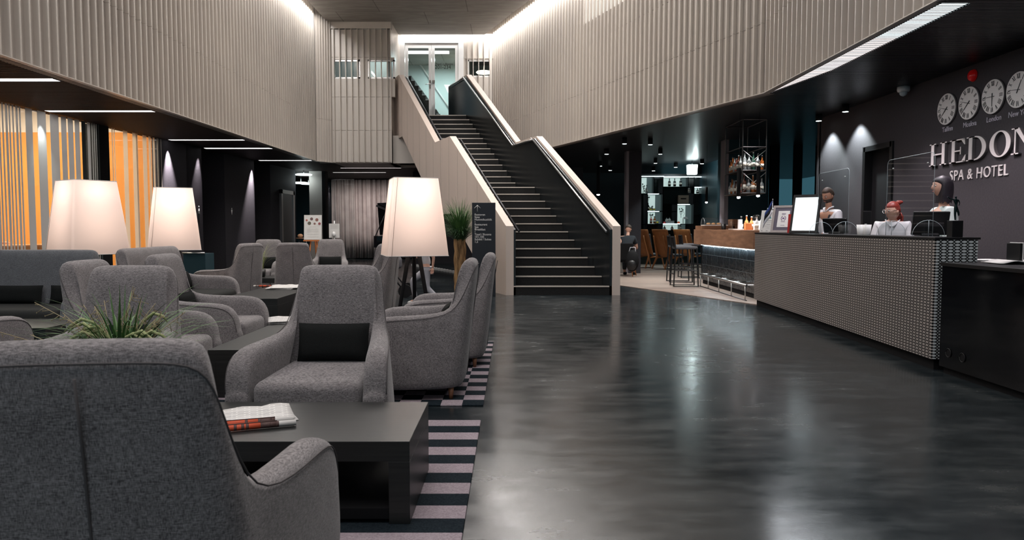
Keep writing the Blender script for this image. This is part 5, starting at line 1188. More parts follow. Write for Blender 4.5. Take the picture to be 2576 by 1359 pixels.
def clock(name, tm, u, i):
    v = {2386: 275, 2442: 260, 2503: 243, 2568: 226}[u]; p = atX(u, v, WX); z = 2.785; y = p.y
    t = thing('wall_clock', 'round wall clock above the word %s on the reception wall' % name, 'clock', (WX, y, z), 0, 'row of four wall clocks')
    MB().tube([(-.028, 0, 0), (-.0, 0, 0)], .202, 48).build('rim', lmb, t); MB().tube([(-.031, 0, 0), (-.027, 0, 0)], .200, 48).build('dial', mat('clock_dial', (.74, .69, .67), .5), t)
    nm = ['XII', 'I', 'II', 'III', 'IIII', 'V', 'VI', 'VII', 'VIII', 'IX', 'X', 'XI']; mb = MB()
    for k, s in enumerate(nm):
        a_ = -2*pi*k/12; wtot = sum({'I': .014, 'V': .028, 'X': .030}[c_] for c_ in s); x = -wtot/2
        def pt(x_, r_): return (-.034, -(x_*cos(a_)-r_*sin(a_)*1), x_*sin(a_)+r_*cos(a_)*1)
        def bar(xa, ra, xb, rb, wd_):
            q = [(xa-wd_/2, ra), (xa+wd_/2, ra), (xb+wd_/2, rb), (xb-wd_/2, rb)]
            A = [pt(*e_) for e_ in q]; mb.loft([(-.0335, b_2, c_2) for _, b_2, c_2 in A], [(-.0315, b_2, c_2) for _, b_2, c_2 in A])
        for c_ in s:
            if c_ == 'I': bar(x+.007, .125, x+.007, .182, .007); x += .014
            elif c_ == 'V': bar(x+.004, .182, x+.014, .125, .008); bar(x+.024, .182, x+.014, .125, .003); x += .028
            else: bar(x+.004, .182, x+.026, .125, .008); bar(x+.026, .182, x+.004, .125, .003); x += .030
    mb.build('numerals', M['black'], t)
    for nm_, a_, L_, wd_ in (('hour_hand', tm[0]/12*2*pi, .115, .011), ('minute_hand', tm[1]/60*2*pi, .165, .007)):
        d = V((0, -sin(a_), cos(a_))); n = V((0, -cos(a_), -sin(a_))); a0 = -d*.04; a1 = d*L_
        q = [a0-n*wd_/2, a0+n*wd_/2, a1+n*wd_*.25, a1-n*wd_*.25]; MB().loft([v_+V((-.038, 0, 0)) for v_ in q], [v_+V((-.035, 0, 0)) for v_ in q]).build(nm_, M['black'], t)
    text(name, .088, mat('city_lettering', (.46, .42, .48), .6), 'city_name', t, (-.003, 0, 2.52-z-.02), (pi/2, 0, -pi/2), .002, 'CENTER', bold=.001)
for i, (k_, (tm, u)) in enumerate(TM.items()): clock(k_, tm, u, i)
p = atX(2450, 190, WX); t = thing('fire_alarm', 'red dome fire alarm on the wall above the clocks', 'alarm', tuple(p))
MB().xf(Matrix()).lathe([(.070, 0), (.072, .02), (.06, .045), (.035, .06), (.001, .063)], n=28).xf(Matrix.Rotation(-pi/2, 4, 'Y')).build('dome', M['redl'], t); MB().tube([(-.008, 0, 0), (0, 0, 0)], .078, 28).build('base', M['red'], t)
p = atZ(2273, 218, SR); t = thing('security_camera', 'white dome security camera under the dark ceiling', 'camera', (p.x, p.y, SR))
MB().lathe([(.085, 0), (.085, -.05), (.075, -.075), (.001, -.08)], n=28).build('housing', M['whitegloss'], t); MB().lathe([(.055, -.08), (.052, -.105), (.035, -.128), (.001, -.14)], n=24).build('dome', M['acryledge'], t); MB().ball((0, 0, -.10), .03, 12).build('lens', M['black'], t)
# reception wall washers and downlights: black cylinders with a lit lens
def downlight(x, y, label, power=12, tilt=None, r=.05, L_=.13, ang=70):
    t = thing('ceiling_spot', label, 'ceiling light', (x, y, SR), 0, 'black cylinder spots under the bar ceiling')
    MB().tube([(0, 0, 0), (0, 0, -L_)], r, 20).build('can', M['blackmat'], t); MB().tube([(0, 0, -L_-.004), (0, 0, -L_+.004)], r*.85, 20).build('lens', M['spotlens'], t)
    spot((x, y, SR-L_-.02), tilt or (x, y, 0), power, ang, (.85, 1, 1), .5, .03)
names_ = ['nearest the reception wall, left of the camera dome', 'second from the camera dome, before the wall corner']
for i, (x, y) in enumerate(((5.45, 12.15), (5.45, 13.2))): downlight(x, y, 'black ceiling spot '+names_[i], 170, (5.62, y+.02, 1.2), .055, .12, 96)
SP = [(1571, 362, 'leftmost of the larger ceiling spots, above the chair row'), (1636, 364, 'largest black ceiling spot left of the bottle rack'), (1661, 388, 'ceiling spot just below and right of the largest one'), (1649, 411, 'ceiling spot above the lit shelves, upper of the close pair'), (1644, 430, 'ceiling spot above the lit shelves, lower of the close pair'), (1700, 421, 'ceiling spot left of the bright white hanging lamp'), (1766, 412, 'ceiling spot right of the bright white hanging lamp'), (1526, 388, 'ceiling spot above the right balustrade, foremost of the dark corner'), (1510, 418, 'small ceiling spot in the dark corner, middle left'), (1535, 429, 'small ceiling spot in the dark corner, middle right'), (1491, 448, 'farthest small ceiling spot in the dark corner')]
for i, (u, v, lab) in enumerate(SP):
    p = atZ(u, v, SR-.14); downlight(p.x, p.y, lab, 70 if i < 7 else 20, None, .055 if i < 4 else .06, .14)
# hanging lamps
def pendant(u, v, y, label, r=.034, L_=.5, pw=10):
    p = atY(u, v, y); t = thing('pendant_lamp', label, 'pendant lamp', tuple(p), 0, 'slim black pendant lamps of the bar')
    MB().tube([(0, 0, 0), (0, 0, L_)], r, 18).build('tube', M['blackmat'], t); MB().ball((0, 0, -.012), (r*.9, r*.9, .022), 14).build('bulb', M['bulb'], t); MB().tube([(0, 0, L_), (0, 0, SR-p.z)], .003, 5).build('cable', M['dsteel'], t)
    spot((p.x, p.y, p.z-.05), (p.x, p.y, 0), pw, 110, (.95, .93, 1), .6, .03)
pendant(1858, 495, 13.0, 'slim black pendant lamp over the bar, left of the pair before the bottle rack', pw=30); pendant(1907, 491, 13.0, 'slim black pendant lamp over the bar, right of the pair before the bottle rack', pw=30)
pendant(1777, 508, 17.5, 'slim black pendant lamp before the shelves, left of the bottle rack', .03, .35, 14); pendant(1505, 489, 21.0, 'slim black pendant lamp alone in the dark corner beyond the stairs', .05, .9, 14)
p = atY(1741, 425, 22.5); t = thing('box_lamp', 'bright white hanging lamp above the lit bar shelves', 'pendant lamp', tuple(p))
MB().loft([(-.13, -.1, -.17), (.13, -.1, -.17), (.13, .1, -.17), (-.13, .1, -.17)], [(-.14, -.12, .12), (.14, -.12, .12), (.14, .12, .12), (-.14, .12, .12)]).build('glowing_box', emis('white_glow', (.85, 1, 1), 6), t); MB().tube([(0, 0, .12), (0, 0, SR-p.z)], .012, 8).build('rod', M['black'], t); point((p.x, p.y-.4, p.z), 10, (.8, 1, 1))
# ================================================================ BAR COUNTER
bc = thing('bar_counter', 'bar counter with a thick walnut top over black tiles and a lit strip', 'bar', (4.0, 12.2, 0))
BZ = 1.195; BL = 4.0
MB().box((0, 0, .875), (.75, BL, BZ)).build('wooden_top', M['oak'], bc, bevel=.003)
MB().box((.17, 0, .10), (.70, BL-.08, .875)).build('tiled_front', M['tile'], bc); MB().box((.13, .02, .855), (.165, BL-.1, .872)).build('led_strip', M['ledw'], bc)
area((4.13, 12.2+BL/2, .85), (0, R(-25), 0), .03, BL-.2, 9, (.8, .95, 1), 'counter_strip_light')
MB().box((.19, 0, 0), (.7, BL-.1, .10)).build('kick_board', M['blackmat'], bc)
f = MB(); f.tube([(-.08, .05, .27), (-.08, 3.1, .27)], .020, 10); f.build('foot_rail', M['steel'], bc)
for y in (.12, .9, 1.7, 2.45, 3.05): f = MB(); f.tube([(-.08, y, .02), (-.08, y, .26)], .012, 8); f.tube([(-.08, y, .27), (.18, y, .27)], .012, 8); f.build('rail_bracket', M['steel'], bc)
f = MB(); f.tube([(-.08, .05, .015), (-.08, 3.1, .015)], .012, 8); f.build('floor_rail', M['dsteel'], bc)
t = thing('raised_bar_shelf', 'raised walnut block at the far end of the bar counter', 'shelf', (4.02, 15.6, BZ)); MB().box((0, 0, 0), (.7, .55, .08)).build('block', M['oak'], t, bevel=.003)
# food display
t = thing('food_display', 'clear domed food display on the far end of the bar', 'display case', (4.12, 15.75, BZ+.08))
rows = []
for x_ in (0, .48):
    rows.append([(x_, .16-.16*cos(pi*k/10), .02+.15*sin(pi*k/10)) for k in range(11)])
MB().grid(rows).build('dome', M['acryl'], t); MB().box((0, 0, 0), (.5, .32, .02)).build('tray', M['whitegloss'], t)
r = MB(); r.tube([(0, .16-.16*cos(pi*k/10), .02+.15*sin(pi*k/10)) for k in range(11)], .003, 5); r.build('dome_edge', M['acryledge'], t)
random.seed(3)
for k in range(3): o = MB().ball((0, 0, .02), (.05, .035, .022), 10).build('pastry', mat('pastry', (.55, .30, .14), .7), loc=(4.24+k*.11, 15.9, BZ+.102)); tag(o, 'pastry under the clear dome, %s of three' % ['left', 'middle', 'right'][k], 'pastry', 'pastries in the food display')
t = thing('wooden_box', 'walnut box with two drawers right of the food display', 'box', (4.66, 15.6, BZ)); MB().box((0, 0, 0), (.2, .3, .215)).build('body', M['oak'], t, bevel=.003); MB().box((-.003, -.004, .105), (.203, 0, .11)).build('drawer_gap', M['blackmat'], t)
p = V((4.15, 14.45, BZ)); o = MB().lathe([(.042, 0), (.045, .005), (.045, .115), (.04, .115), (.04, .01), (.001, .01)], n=20).build('black_cup', M['black'], loc=p); tag(o, 'black cup on the bar beside the glass tumbler', 'cup')
o = MB().box((-.12, -.09, 0), (.12, .09, .008)).build('black_tray', M['black'], loc=(4.14, 14.75, BZ)); tag(o, 'small flat black tray on the bar', 'tray')
o = MB().lathe([(.03, 0), (.034, .18), (.031, .18), (.028, .01), (.001, .01)], n=20).build('glass_tumbler', M['acryl'], loc=(4.2, 14.1, BZ)); tag(o, 'tall glass tumbler on the bar left of the paper menus', 'glass')
flat_sheets(4.27, 13.6, BZ, .1, .34, .5, 5, 'thick pile of white menus on the walnut bar top', seed=5)
# jars and bottles at the near end of the bar
o = MB().box((-.055, -.055, 0), (.055, .055, .12)).build('orange_box', M['copper'], loc=(4.17, 13.02, BZ), bevel=.004); tag(o, 'square orange box on the bar before the white bottles', 'box')
def bottle_mb(r=.036, h=.27, nk=.35): return MB().lathe([(r*.9, 0), (r, .008), (r, h*.55), (r*.85, h*.64), (r*.36, h*.74), (r*.33, h*.95), (r*.40, h*.955), (r*.40, h)], n=14)
bm_ = {}
def bcol(n, c, tr=.0, rg=.12): 
    if n not in bm_: bm_[n] = mat('bottle_'+n, c, rg, 0, .6)
    return bm_[n]
BC = {'clear': (.30, .33, .34), 'amber': (.30, .09, .02), 'orange': (.36, .12, .035), 'brown': (.07, .022, .012), 'green': (.02, .07, .05), 'black': (.01, .012, .015), 'white': (.6, .6, .58), 'pink': (.5, .16, .12)}
protoB = {}
def bottle(kind, loc, h, label, group, lab=(.6, .58, .52), r=.036):
    if kind not in protoB:
        t = thing('bottle', label, 'bottle'); bottle_mb(.036, .27).build('glass_body', bcol(kind, BC[kind]), t)
        MB().lathe([(.0368, .05), (.0368, .12)], n=14).build('paper_label', mat('bottle_label', lab, .7) if 'bl' not in bm_ else bm_['bl'], t); MB().lathe([(.016, .262), (.016, .285), (.002, .286)], n=10).build('cap', M['black'] if kind in ('clear', 'white', 'amber') else M['steel'], t)
        protoB[kind] = t; o = t
    else: o = copy_tree(protoB[kind])
    k = h/.285; o.location = loc; o.scale = (r/.036, r/.036, k); o['label'] = label; o['group'] = group; return o
x0 = 4.2
for i, (dx, dy, kd, h, lab) in enumerate([(.0, .18, 'orange', .26, 'orange bottle behind the orange box on the bar'), (.07, .12, 'orange', .24, 'second orange bottle right behind the orange box on the bar'), (-.02, .42, 'black', .25, 'dark bottle left of the orange box on the bar'), (.05, -.22, 'white', .25, 'white bottle right of the orange box on the bar, front left'), (.14, -.28, 'white', .27, 'white bottle right of the orange box on the bar, front middle'), (.10, -.40, 'white', .26, 'white bottle right of the orange box on the bar, nearest the certificate'), (.18, -.12, 'white', .29, 'white bottle in the rear row on the bar, left'), (.24, -.24, 'clear', .28, 'clear bottle in the rear row on the bar, right')]): bottle(kd, (x0+dx, 13.02+dy, BZ), h, lab, 'bottles at the near end of the bar')
t = thing('storage_jar', 'large glass jar with dark contents and a lid at the near end of the bar', 'jar', (4.50, 12.75, BZ)); MB().lathe([(.09, 0), (.095, .01), (.095, .34), (.08, .36)], n=24).build('glass_jar', M['acryl'], t); MB().lathe([(.085, .01), (.088, .22), (.001, .23)], n=24).build('contents', M['bark'], t); MB().lathe([(.085, .36), (.085, .38), (.001, .385)], n=24).build('lid', M['acryledge'], t)
t = thing('plastic_bag', 'crumpled clear plastic bag of pale packs behind the orange bottles', 'bag', (4.42, 13.35, BZ)); random.seed(4)
MB().ball((0, 0, .20), (.095, .06, .075), 16, lambda p, q: q*(1+.12*sin(11*p.x+7*p.z)+.1*sin(17*p.y))).build('bag_film', M['acryl'], t); MB().box((-.09, -.05, 0), (.09, .05, .16)).build('pale_pack', M['paper'], t, bevel=.01)
o = MB().box((-.03, -.04, 0), (.03, .04, .19)).build('white_carton', M['whitegloss'], loc=(4.16, 13.62-.18, BZ), bevel=.003); tag(o, 'narrow white carton at the left of the bottles on the bar', 'carton')
# ================================================================ HANGING BOTTLE RACK
rx0, rx1, ry0, ry1 = 4.28, 4.72, 13.75, 14.85
rk = thing('hanging_rack', 'black steel rack hanging from the ceiling, full of bottles', 'rack', (rx0, ry0, 1.88)); w_, l_ = rx1-rx0, ry1-ry0; f = MB()
for x_ in (0, w_):
    for y_ in (0, l_): f.tube([(x_, y_, 0), (x_, y_, SR-1.88)], .012, 4, False)
for z_ in (.0, .42, .85, SR-1.89):
    for a_, b__ in (((0, 0), (w_, 0)), ((0, l_), (w_, l_)), ((0, 0), (0, l_)), ((w_, 0), (w_, l_))): f.tube([(a_[0], a_[1], z_), (b__[0], b__[1], z_)], .011, 4, False)
f.build('frame', M['dsteel'], rk)
for z_ in (0, .42): MB().box((.0, 0, z_), (w_, l_, z_+.012)).build('shelf', M['blackmat'], rk)
f = MB()
for z_ in (.02, .44): f.tube([(0, 0, z_), (w_, 0, z_+.36)], .006, 4); f.tube([(w_, 0, z_), (0, 0, z_+.36)], .006, 4)
f.build('cross_brace', M['steel'], rk)
kn = {0: ['brown', 'clear', 'orange', 'amber', 'clear'], 1: ['clear', 'clear', 'green', 'clear', 'amber']}
od = ['first', 'second', 'third', 'fourth', 'fifth', 'sixth', 'seventh']
for s, z_ in ((0, .012), (1, .432)):
    sh = ['lower', 'upper'][s]
    for i in range(5): bottle(kn[s][i], (rx0+.06+i*.082, ry0+.07, 1.88+z_), [.34, .29, .33, .30, .27][i] if s else [.36, .27, .33, .29, .28][i], '%s %s bottle from the left in the front row on the %s rack shelf' % (od[i], kn[s][i], sh), 'bottles on the hanging rack', r=.036)
    for i in range(7):
        kd = (['pink', 'amber', 'clear', 'brown', 'clear', 'amber', 'clear'] if s == 0 else ['clear', 'clear', 'brown', 'pink', 'clear', 'amber', 'orange'])[i]
        bottle(kd, (rx0+.07, ry0+.22+i*.125, 1.88+z_), .26+.05*((i*7) % 3)/2, '%s %s bottle going back along the left side of the %s rack shelf' % (od[i], kd, sh), 'bottles on the hanging rack', r=.034)
    for i in range(3):
        kd = ['clear', 'green', 'clear'][i]; bottle(kd, (rx0+.22+.08*i, ry0+.30, 1.88+z_), .31, '%s %s bottle in the second row on the %s rack shelf' % (od[i], kd, sh), 'bottles on the hanging rack', r=.034)
# ================================================================ BACK BAR SHELVES
YS = 24.0
def sx_(u): return (u-1288)/1850*YS
def sz_(v): return atY(1700, v, YS).z
bb = thing('back_bar_shelf', 'tall dark shelving with lit pale compartments behind the bar', 'shelving', (0, 0, 0))
MB().box((sx_(1600), YS+.36, 0), (sx_(1824), YS+.42, sz_(437))).build('back_panel', mat('dark_green_glass', (.008, .014, .014), .15), bb)
MB().box((sx_(1600), YS-.02, sz_(443)), (sx_(1824), YS+.36, sz_(438))).build('top_board', M['dsteel'], bb)
for i, (a, b__, v) in enumerate([(1611, 1668, 443.5), (1668, 1822, 445), (1628, 1656, 488), (1628, 1657, 532), (1704, 1734, 514.5), (1667, 1710, 563.5), (1745, 1776, 471)]): MB().box((sx_(a), YS-.01, sz_(v+.8)), (sx_(b__), YS+.1, sz_(v-.6))).build('led_edge', M['ledw'], bb)
for (a, c, b__, d) in [(1611, 446, 1629, 486), (1669, 446, 1714, 469), (1745, 472, 1775, 487), (1784, 472, 1790, 487), (1628, 490, 1651, 530), (1628, 534, 1651, 563), (1704, 516, 1728, 563), (1667, 565, 1709, 579)]: MB().box((sx_(a), YS+.30, sz_(d)), (sx_(b__), YS+.35, sz_(c))).build('lit_panel', M['ledcell'], bb)
gm = mat('side_panel_glow', (.05, .07, .075), .4, 0, .5, (.3, .45, .45), .10)
for (a, c, b__, d) in [(1629, 446, 1643, 486), (1714, 446, 1729, 469), (1651, 489, 1665, 530), (1651, 533, 1665, 563), (1728, 515, 1743, 563), (1709, 565, 1728, 579)]: MB().box((sx_(a), YS+.28, sz_(d)), (sx_(b__), YS+.33, sz_(c))).build('glow_panel', gm, bb)
f = MB()
for v, a, b__ in ((487, 1611, 1667), (470, 1667, 1745), (531.5, 1628, 1700), (513, 1667, 1745), (564, 1611, 1745), (488, 1745, 1822), (580, 1611, 1745), (540, 1745, 1822)): MB().box((sx_(a), YS, sz_(v+.5)), (sx_(b__), YS+.34, sz_(v-.5))).build('shelf_board', M['blackgloss'], bb)
for u, c, d in ((1611, 440, 600), (1628, 487, 600), (1643, 445, 487), (1666, 445, 600), (1744, 445, 600), (1790, 445, 600), (1822, 445, 600), (1729, 445, 470), (1702, 513, 564)): MB().box((sx_(u)-.012, YS, sz_(d)), (sx_(u)+.012, YS+.35, sz_(c))).build('upright', M['blackgloss'], bb)
pf = mat('flower_print', (.06, .09, .08), .8); f = MB(); random.seed(2)
for (a, c, b__, d) in [(1612, 447, 1628, 484), (1630, 492, 1650, 528), (1630, 536, 1650, 545), (1706, 518, 1727, 545)]:
    for k in range(5):
        u = random.uniform(a+3, b__-4); v = random.uniform(c+3, d-3); x, z = sx_(u), sz_(v); f.tube([(x, YS+.295, z), (x+random.uniform(-.06, .06), YS+.295, z-.12), (x+random.uniform(-.05, .05), YS+.295, z-.2)], .004, 4); f.ball((x, YS+.295, z), (.022, .003, .026), 8)
f.build('flower_print', pf, bb)
sb = thing('box_sign', 'small tan cardboard sign box standing in the back bar shelves', 'box', (sx_(1719.5), YS+.1, sz_(513))); MB().box((-.17, 0, 0), (.17, .15, sz_(491)-sz_(513))).build('box', mat('cardboard', (.30, .25, .20), .8), sb); MB().box((-.09, -.002, .15), (.09, 0, .19)).build('printed_word', M['blackmat'], sb)
SB = [(1684, 469, .27, 'black', 'left one of three dark bottles in the wide lit compartment'), (1697, 469, .27, 'black', 'middle one of three dark bottles in the wide lit compartment'), (1712, 469, .28, 'black', 'right one of three dark bottles in the wide lit compartment'), (1627, 486, .26, 'clear', 'clear bottle in the upper left shelf compartment'), (1734, 486, .27, 'clear', 'clear bottle right of the wide lit compartment'), (1755, 487, .17, 'black', 'left small dark bottle in the right lit compartment'), (1770, 487, .17, 'black', 'right small dark bottle in the right lit compartment'), (1631, 530, .26, 'black', 'dark bottle left of the lemons on the shelf'), (1640, 530, .14, 'black', 'short dark bottle between the two lemons'), (1639, 563, .24, 'pink', 'copper coloured shaker, left one'), (1647.5, 563, .24, 'amber', 'copper coloured shaker, right one'), (1678, 558, .14, 'clear', 'left small bottle on the grey box in the shelf'), (1685, 558, .15, 'clear', 'right small bottle on the grey box in the shelf'), (1673, 580, .15, 'brown', 'left bottle in the bottom lit compartment'), (1692, 580, .15, 'brown', 'middle bottle in the bottom lit compartment'), (1713, 580, .19, 'white', 'pale bottle in the bottom lit compartment, right'), (1767, 470, .2, 'clear', 'bottle above the right lit compartment')]
for u, v, h, kd, lab in SB: bottle(kd, (sx_(u), YS+.12, sz_(v)+.006), h, lab, 'bottles in the back bar shelves', r=.045)
o = MB().box((-.13, -.08, 0), (.13, .08, .10)).build('grey_box', mat('grey_box', (.12, .12, .12), .7), loc=(sx_(1686), YS+.12, sz_(563.5)+.002)); tag(o, 'low grey box under two small bottles in the shelf', 'box')
for u, v, c, lab in ((1636.5, 530, (.5, .42, .05), 'lemon left of the short bottle on the shelf'), (1645, 530, (.5, .42, .05), 'lemon right of the short bottle on the shelf'), (1653.5, 563, (.6, .5, .06), 'yellow lemon beside the copper shakers'), (1671, 563, (.25, .01, .01), 'red fruit left of the grey box'), (1707, 563, (.6, .10, .03), 'orange fruit in the lit compartment')):
    o = MB().ball((0, 0, 0), (.045, .04, .036), 14).build('fruit', mat('fruit', c, .5), loc=(sx_(u), YS+.04, sz_(v)+.04)); tag(o, lab, 'fruit', 'fruit in the back bar shelves')
t = thing('lantern', 'small dark house shaped lantern in the right lit compartment', 'lantern', (sx_(1725), YS+.12, sz_(563)+.004)); MB().box((-.07, -.06, 0), (.07, .06, .15)).build('glass_case', M['acryl'], t); f = MB(); [f.tube([(sx*.07, sy*.06, 0), (sx*.07, sy*.06, .15)], .006, 4) for sx in (-1, 1) for sy in (-1, 1)]; f.build('frame', M['black'], t); MB().loft([(-.08, -.07, .15), (.08, -.07, .15), (.08, .07, .15), (-.08, .07, .15)], [(-.05, -.04, .22), (.05, -.04, .22), (.05, .04, .22), (-.05, .04, .22)]).build('roof', M['steel'], t)
MB_ = None
# ================================================================ BAR STOOLS, WOODEN CHAIRS
def make_stool():
    t = thing('bar_stool', 'x', 'stool')
    for sy in (-1, 1):
        y = sy*.215; f = MB(); f.tube([(-.22, y, .96 if 0 else .80), (-.25, y, .0+.012), (.25, y, .012), (.21, y, .80)], .0165, 6, False); f.tube([(-.235, y, .34), (.23, y, .34)], .014, 6, False); f.build('side_frame', M['black'], t)
    f = MB(); f.tube([(-.22, -.215, .78), (-.25, -.20, 1.03), (-.25, .20, 1.03), (-.22, .215, .78)], .0165, 6, False); f.tube([(-.25, -.06, 1.03), (-.22, -.06, .8)], .0115, 6, False); f.tube([(-.25, .06, 1.03), (-.22, .06, .8)], .0115, 6, False); f.build('back_frame', M['black'], t)
    f = MB(); f.tube([(.23, -.215, .26), (.23, .215, .26)], .014, 6, False); f.tube([(-.24, -.215, .26), (-.24, .215, .26)], .014, 6, False); f.build('foot_rail', M['black'], t)
    MB().box((-.225, -.225, .775), (.235, .225, .835)).build('seat', M['greyseat'], t, bevel=.025, seg=4); return t
sp_ = make_stool(); us = False
for (u, v), lab in (((1735, 722), 'black bar stool with a grey seat, nearest of the stools at the bar'), ((1722, 711), 'black bar stool with a grey seat, second of the stools at the bar'), ((1748, 700), 'black bar stool with a grey seat, farthest, partly behind the other two')):
    p = atZ(u, v, 0.012); place(sp_, us, (p.x-.07, p.y+.2, .012), R(-3), lab, 'bar stools at the counter'); us = True
def make_wchair():
    t = thing('wooden_lounge_chair', 'x', 'chair')
    # back shell with a curved cut-out low on one side
    rows = []
    for i in range(9):
        z = .36+.80*i/8; w0 = .34-.02*i/8; row = []
        for k in range(9):
            x = -w0+2*w0*k/8; row.append((x, -.20-.24*i/8+.05*(x/.34)**2, z))
        rows.append(row)
    o = MB().grid(rows).build('back_shell', M['ply'], t); q = o.modifiers.new('s', 'SOLIDIFY'); q.thickness = .018
    MB().box((-.29, -.20, .36), (.29, .34, .44)).build('seat_pad', M['greyseat'], t, bevel=.03, seg=4); MB().box((-.27, -.20, .46), (.27, -.13, 1.08)).xf(Matrix.Translation((0, .13, 0))@Matrix.Rotation(R(11), 4, 'X')).build('back_pad', M['greyseat'], t, bevel=.03, seg=4)
    for sx in (-1, 1):
        MB().tube([(sx*.20, -.43, .98), (sx*.24, -.24, .36), (sx*.27, -.42, .0)], [.02, .036, .018], 8).build('rear_leg', M['ply'], t); MB().tube([(sx*.27, -.2, .33), (sx*.27, .25, .36), (sx*.29, .36, 0)], [.024, .026, .015], 8).build('front_leg', M['ply'], t)
    return t
wc = make_wchair(); us = False
for (u, v), rz, lab in (((1634, 674), R(-56), 'orange plywood lounge chair beyond the stools, leftmost, seen from behind'), ((1684, 677), R(-58), 'orange plywood lounge chair beyond the stools, middle one'), ((1736, 673), R(-54), 'orange plywood lounge chair beyond the stools, right one behind the bar stools')):
    p = atZ(u, v, .012); place(wc, us, (p.x, p.y+.1, .012), rz, lab, 'orange plywood lounge chairs', 1.0); us = True
# ================================================================ FAR LEFT AND CENTRE THINGS
# grand piano behind the right floor lamp
pn = thing('grand_piano', 'black grand piano with raised lid behind the right floor lamp', 'piano', (-3.55, 18.9, 0))
out = [(0, 0), (.10, -.12), (.25, -.14), (.5, -.10), (1.1, -.14), (1.5, -.3), (1.5, 1.1), (.9, 1.1), (.3, .8), (.05, .4)]
MB().prism(out, .72, 1.02).build('case', M['blackgloss'], pn)
A_ = [(0+.1, .3, 1.04), (1.45, .95, 1.04), (1.40, .75, 1.95), (.1, .0, 1.86)]; MB().loft(A_, [(x, y+.03, z) for x, y, z in A_]).build('lid', M['blackgloss'], pn)
MB().tube([(.06, -.08, 1.02), (.32, -.02, 1.62)], .012, 6).build('lid_prop', M['black'], pn)
MB().box((-.02, -.03, 1.88), (.24, .05, 1.93)).xf(Matrix.Rotation(R(0), 4, 'X')).build('lid_edge', M['black'], pn, rot=(0, R(22), 0), loc=(-.62, 0, .02))
for x, y in ((.3, .1), (1.35, -.1), (1.35, .95)): MB().tube([(x, y, .72), (x, y, .06)], [.06, .035], 10).build('leg', M['blackgloss'], pn)
# easel with poster
e = thing('easel', 'orange wooden easel holding a white poster with round food pictures', 'easel', (atY(788, 600, 17.0).x, 17.0, 0), R(4)); m = Matrix.Rotation(R(-7), 4, 'X')
for nm, a_, b__ in (('leg', (-.16, 0, 0), (-.03, .08, 1.3)), ('leg', (.16, 0, 0), (.03, .08, 1.3)), ('leg', (0, .5, 0), (0, .1, 1.3))): MB().tube([a_, b__], .016, 6).build(nm, M['copper'], e)
MB().box((-.22, -.035, .92), (.22, .03, .95)).build('ledge', M['copper'], e)
pz_ = atY(788, 597, 17.0).z; po = thing('poster', 'white food poster with six round pictures standing on the orange easel', 'poster', (e.location.x, 17.0-.03, .955), R(4))
MB().box((-.20, -.012, 0), (.20, 0, .57)).xf(Matrix.Rotation(R(-6), 4, 'X')).build('board', M['paper'], po)
for x, z, r, c in ((-.14, .45, .022, (.45, .12, .10)), (-.03, .48, .034, (.16, .10, .10)), (.09, .46, .036, (.25, .12, .10)), (-.08, .38, .04, (.14, .12, .09)), (.04, .37, .025, (.25, .14, .12)), (.15, .37, .03, (.28, .08, .09))): MB().tube([(x, -.016, z), (x, -.012, z)], r, 16).xf(Matrix.Rotation(R(-6), 4, 'X')).build('round_picture', mat('food', c, .7), po)
pr = MB()
for z, a_ in ((.29, .07), (.24, .13), (.21, .13), (.18, .13), (.12, .13), (.06, .13)): pr.box((-a_, -.014, z), (a_, -.0122, z+.006))
pr.xf(Matrix.Rotation(R(-6), 4, 'X')).build('text_lines', mat('faint_print', (.48, .47, .46), .8), po)
# notice stand with dispenser
q = atY(841, 560, 18.2); t = thing('dispenser_stand', 'white hand sanitiser stand with a paper notice before the curtain', 'stand', (q.x, 18.2, 0))
MB().tube([(0, 0, 0), (0, 0, 1.4)], .018, 10).lathe([(.18, 0), (.18, .01), (.03, .03)], n=20).build('pole', M['white'], t); MB().box((-.13, -.02, .98), (.13, -.012, 1.33)).build('notice_sheet', M['paper'], t)
MB().ball((0, -.07, 1.07), (.045, .05, .065), 16).build('dispenser', M['whitegloss'], t)
pr = MB()
for z in (1.30, 1.27, 1.24, 1.21): pr.box((-.09, -.022, z), (.09, -.0205, z+.005))
pr.build('text_lines', mat('faint_print2', (.4, .4, .4), .8), t)
# small side table with things by the lift
q = atY(760, 595, 18.5); t = thing('side_table', 'small round side table with steel legs by the lift, left of the easel', 'table', (q.x, 18.5, 0)); MB().lathe([(.15, .955), (.15, .975), (.001, .976)], n=20).build('table_top', M['oak'], t)
for k in range(3): a_ = k*2.1; MB().tube([(.1*cos(a_), .1*sin(a_), .96), (.16*cos(a_), .16*sin(a_), 0)], .01, 6).build('leg', M['steel'], t)
o = MB().ball((0, 0, .05), (.07, .05, .05), 12).build('bread_basket', mat('bread', (.40, .22, .12), .7), loc=(q.x-.03, 18.45, .976)); tag(o, 'small heap of bread on the side table by the lift', 'bread')
# teal cabinet beside the middle lamp
q = atY(493, 634, 13.5); t = thing('cabinet', 'dark teal cabinet with a chrome rail beside the middle floor lamp', 'cabinet', (q.x, 13.5, 0)); MB().box((-.24, 0, 0), (.17, .4, q.z-.03)).build('body', M['teal'] if 0 else mat('cabinet_teal', (.018, .05, .065), .4), t, bevel=.008); MB().tube([(-.24, -.02, q.z-.02), (.17, -.02, q.z-.02)], .016, 8).build('chrome_rail', M['steel'], t)
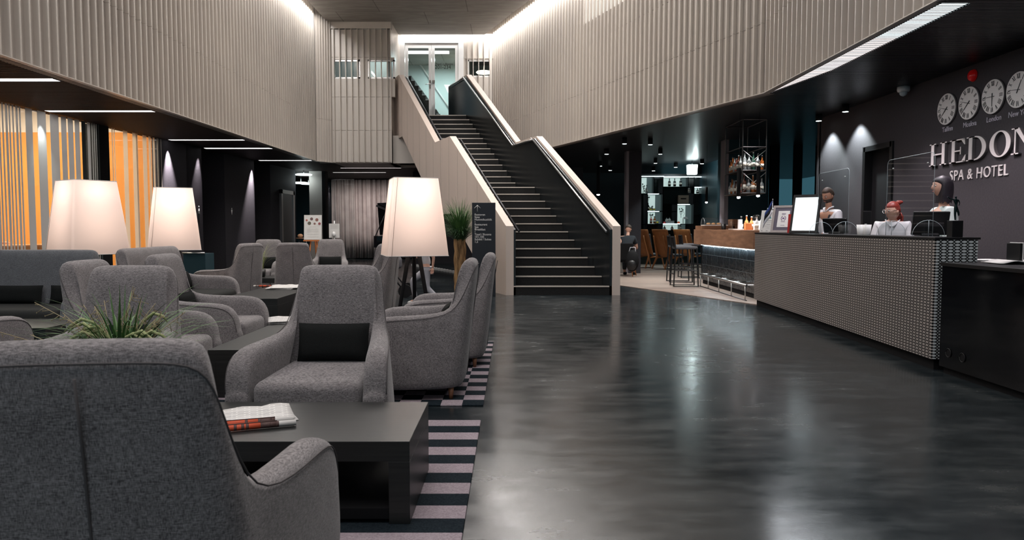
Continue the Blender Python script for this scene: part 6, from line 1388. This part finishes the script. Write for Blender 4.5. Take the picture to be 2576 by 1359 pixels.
# pushchair behind the lamp
t = thing('pushchair', 'black pushchair with a tan panel behind the right floor lamp', 'pushchair', (atZ(985, 745, 0).x, 12.9, 0))
f = MB(); f.tube([(-.3, 0, .12), (.05, 0, .95), (.22, 0, 1.0)], .014, 6); f.tube([(-.3, .4, .12), (.05, .4, .95), (.22, .4, 1.0)], .014, 6); f.tube([(.3, 0, .1), (-.1, 0, .6)], .014, 6); f.tube([(.3, .4, .1), (-.1, .4, .6)], .014, 6); f.tube([(.22, 0, 1.0), (.22, .4, 1.0)], .014, 6); f.build('frame', M['dsteel'], t)
MB().box((-.22, .04, .28), (.12, .36, .50)).build('tan_panel', mat('tan', (.45, .20, .07), .6), t, bevel=.05, seg=4); MB().box((-.25, .02, .50), (.2, .38, .72)).build('seat_bag', mat('grey_bag', (.12, .12, .14), .8), t, bevel=.06, seg=4)
for x in (-.3, .3):
    for y in (0, .4): MB().tube([(x, y-.02, .12), (x, y+.02, .12)], .12, 20).build('wheel', M['black'], t)
# round pendant lights far left
for i, (u, v, y) in enumerate(((764, 441, 24.3), (757, 462, 25.8), (776, 464, 27.0), (834, 473, 29.8))):
    if i == 3: continue
    q = atY(u, v, y); o = thing('ring_lamp', 'round flat ceiling lamp in the passage by the lift, %s' % ['nearest', 'middle', 'farthest'][i], 'ceiling light', tuple(q), 0, 'round flat lamps in the passage'); MB().lathe([(.26, 0), (.27, .03), (.20, .05), (.001, .05)], n=28).build('glowing_disc', emis('cool_disc', (.85, 1, 1), 2), o); MB().tube([(0, 0, .05), (0, 0, SL-q.z)], .012, 6).build('rod', M['steel'], o)
    point((q.x, q.y, q.z-.2), 2, (.9, 1, 1))

for i, (x, y, h, r) in enumerate(((4.46, 13.08, .30, .036), (4.36, 12.6, .26, .034), (4.30, 12.42, .28, .034), (4.52, 13.75, .22, .04), (4.44, 12.5, .33, .045))):
    o = MB().lathe([(r*.7, 0), (r*.8, .01), (r, h*.5), (r*.96, h), (r*.9, h), (r*.9, h*.5), (.001, .02)], n=18).build('glass_pitcher', M['acryl'], loc=(x, y, BZ)); tag(o, 'tall clear glass pitcher in the cluster at the near bar end, %s from the left' % ['second', 'fourth', 'fifth', 'first', 'third'][i], 'pitcher', 'clear pitchers at the near bar end')
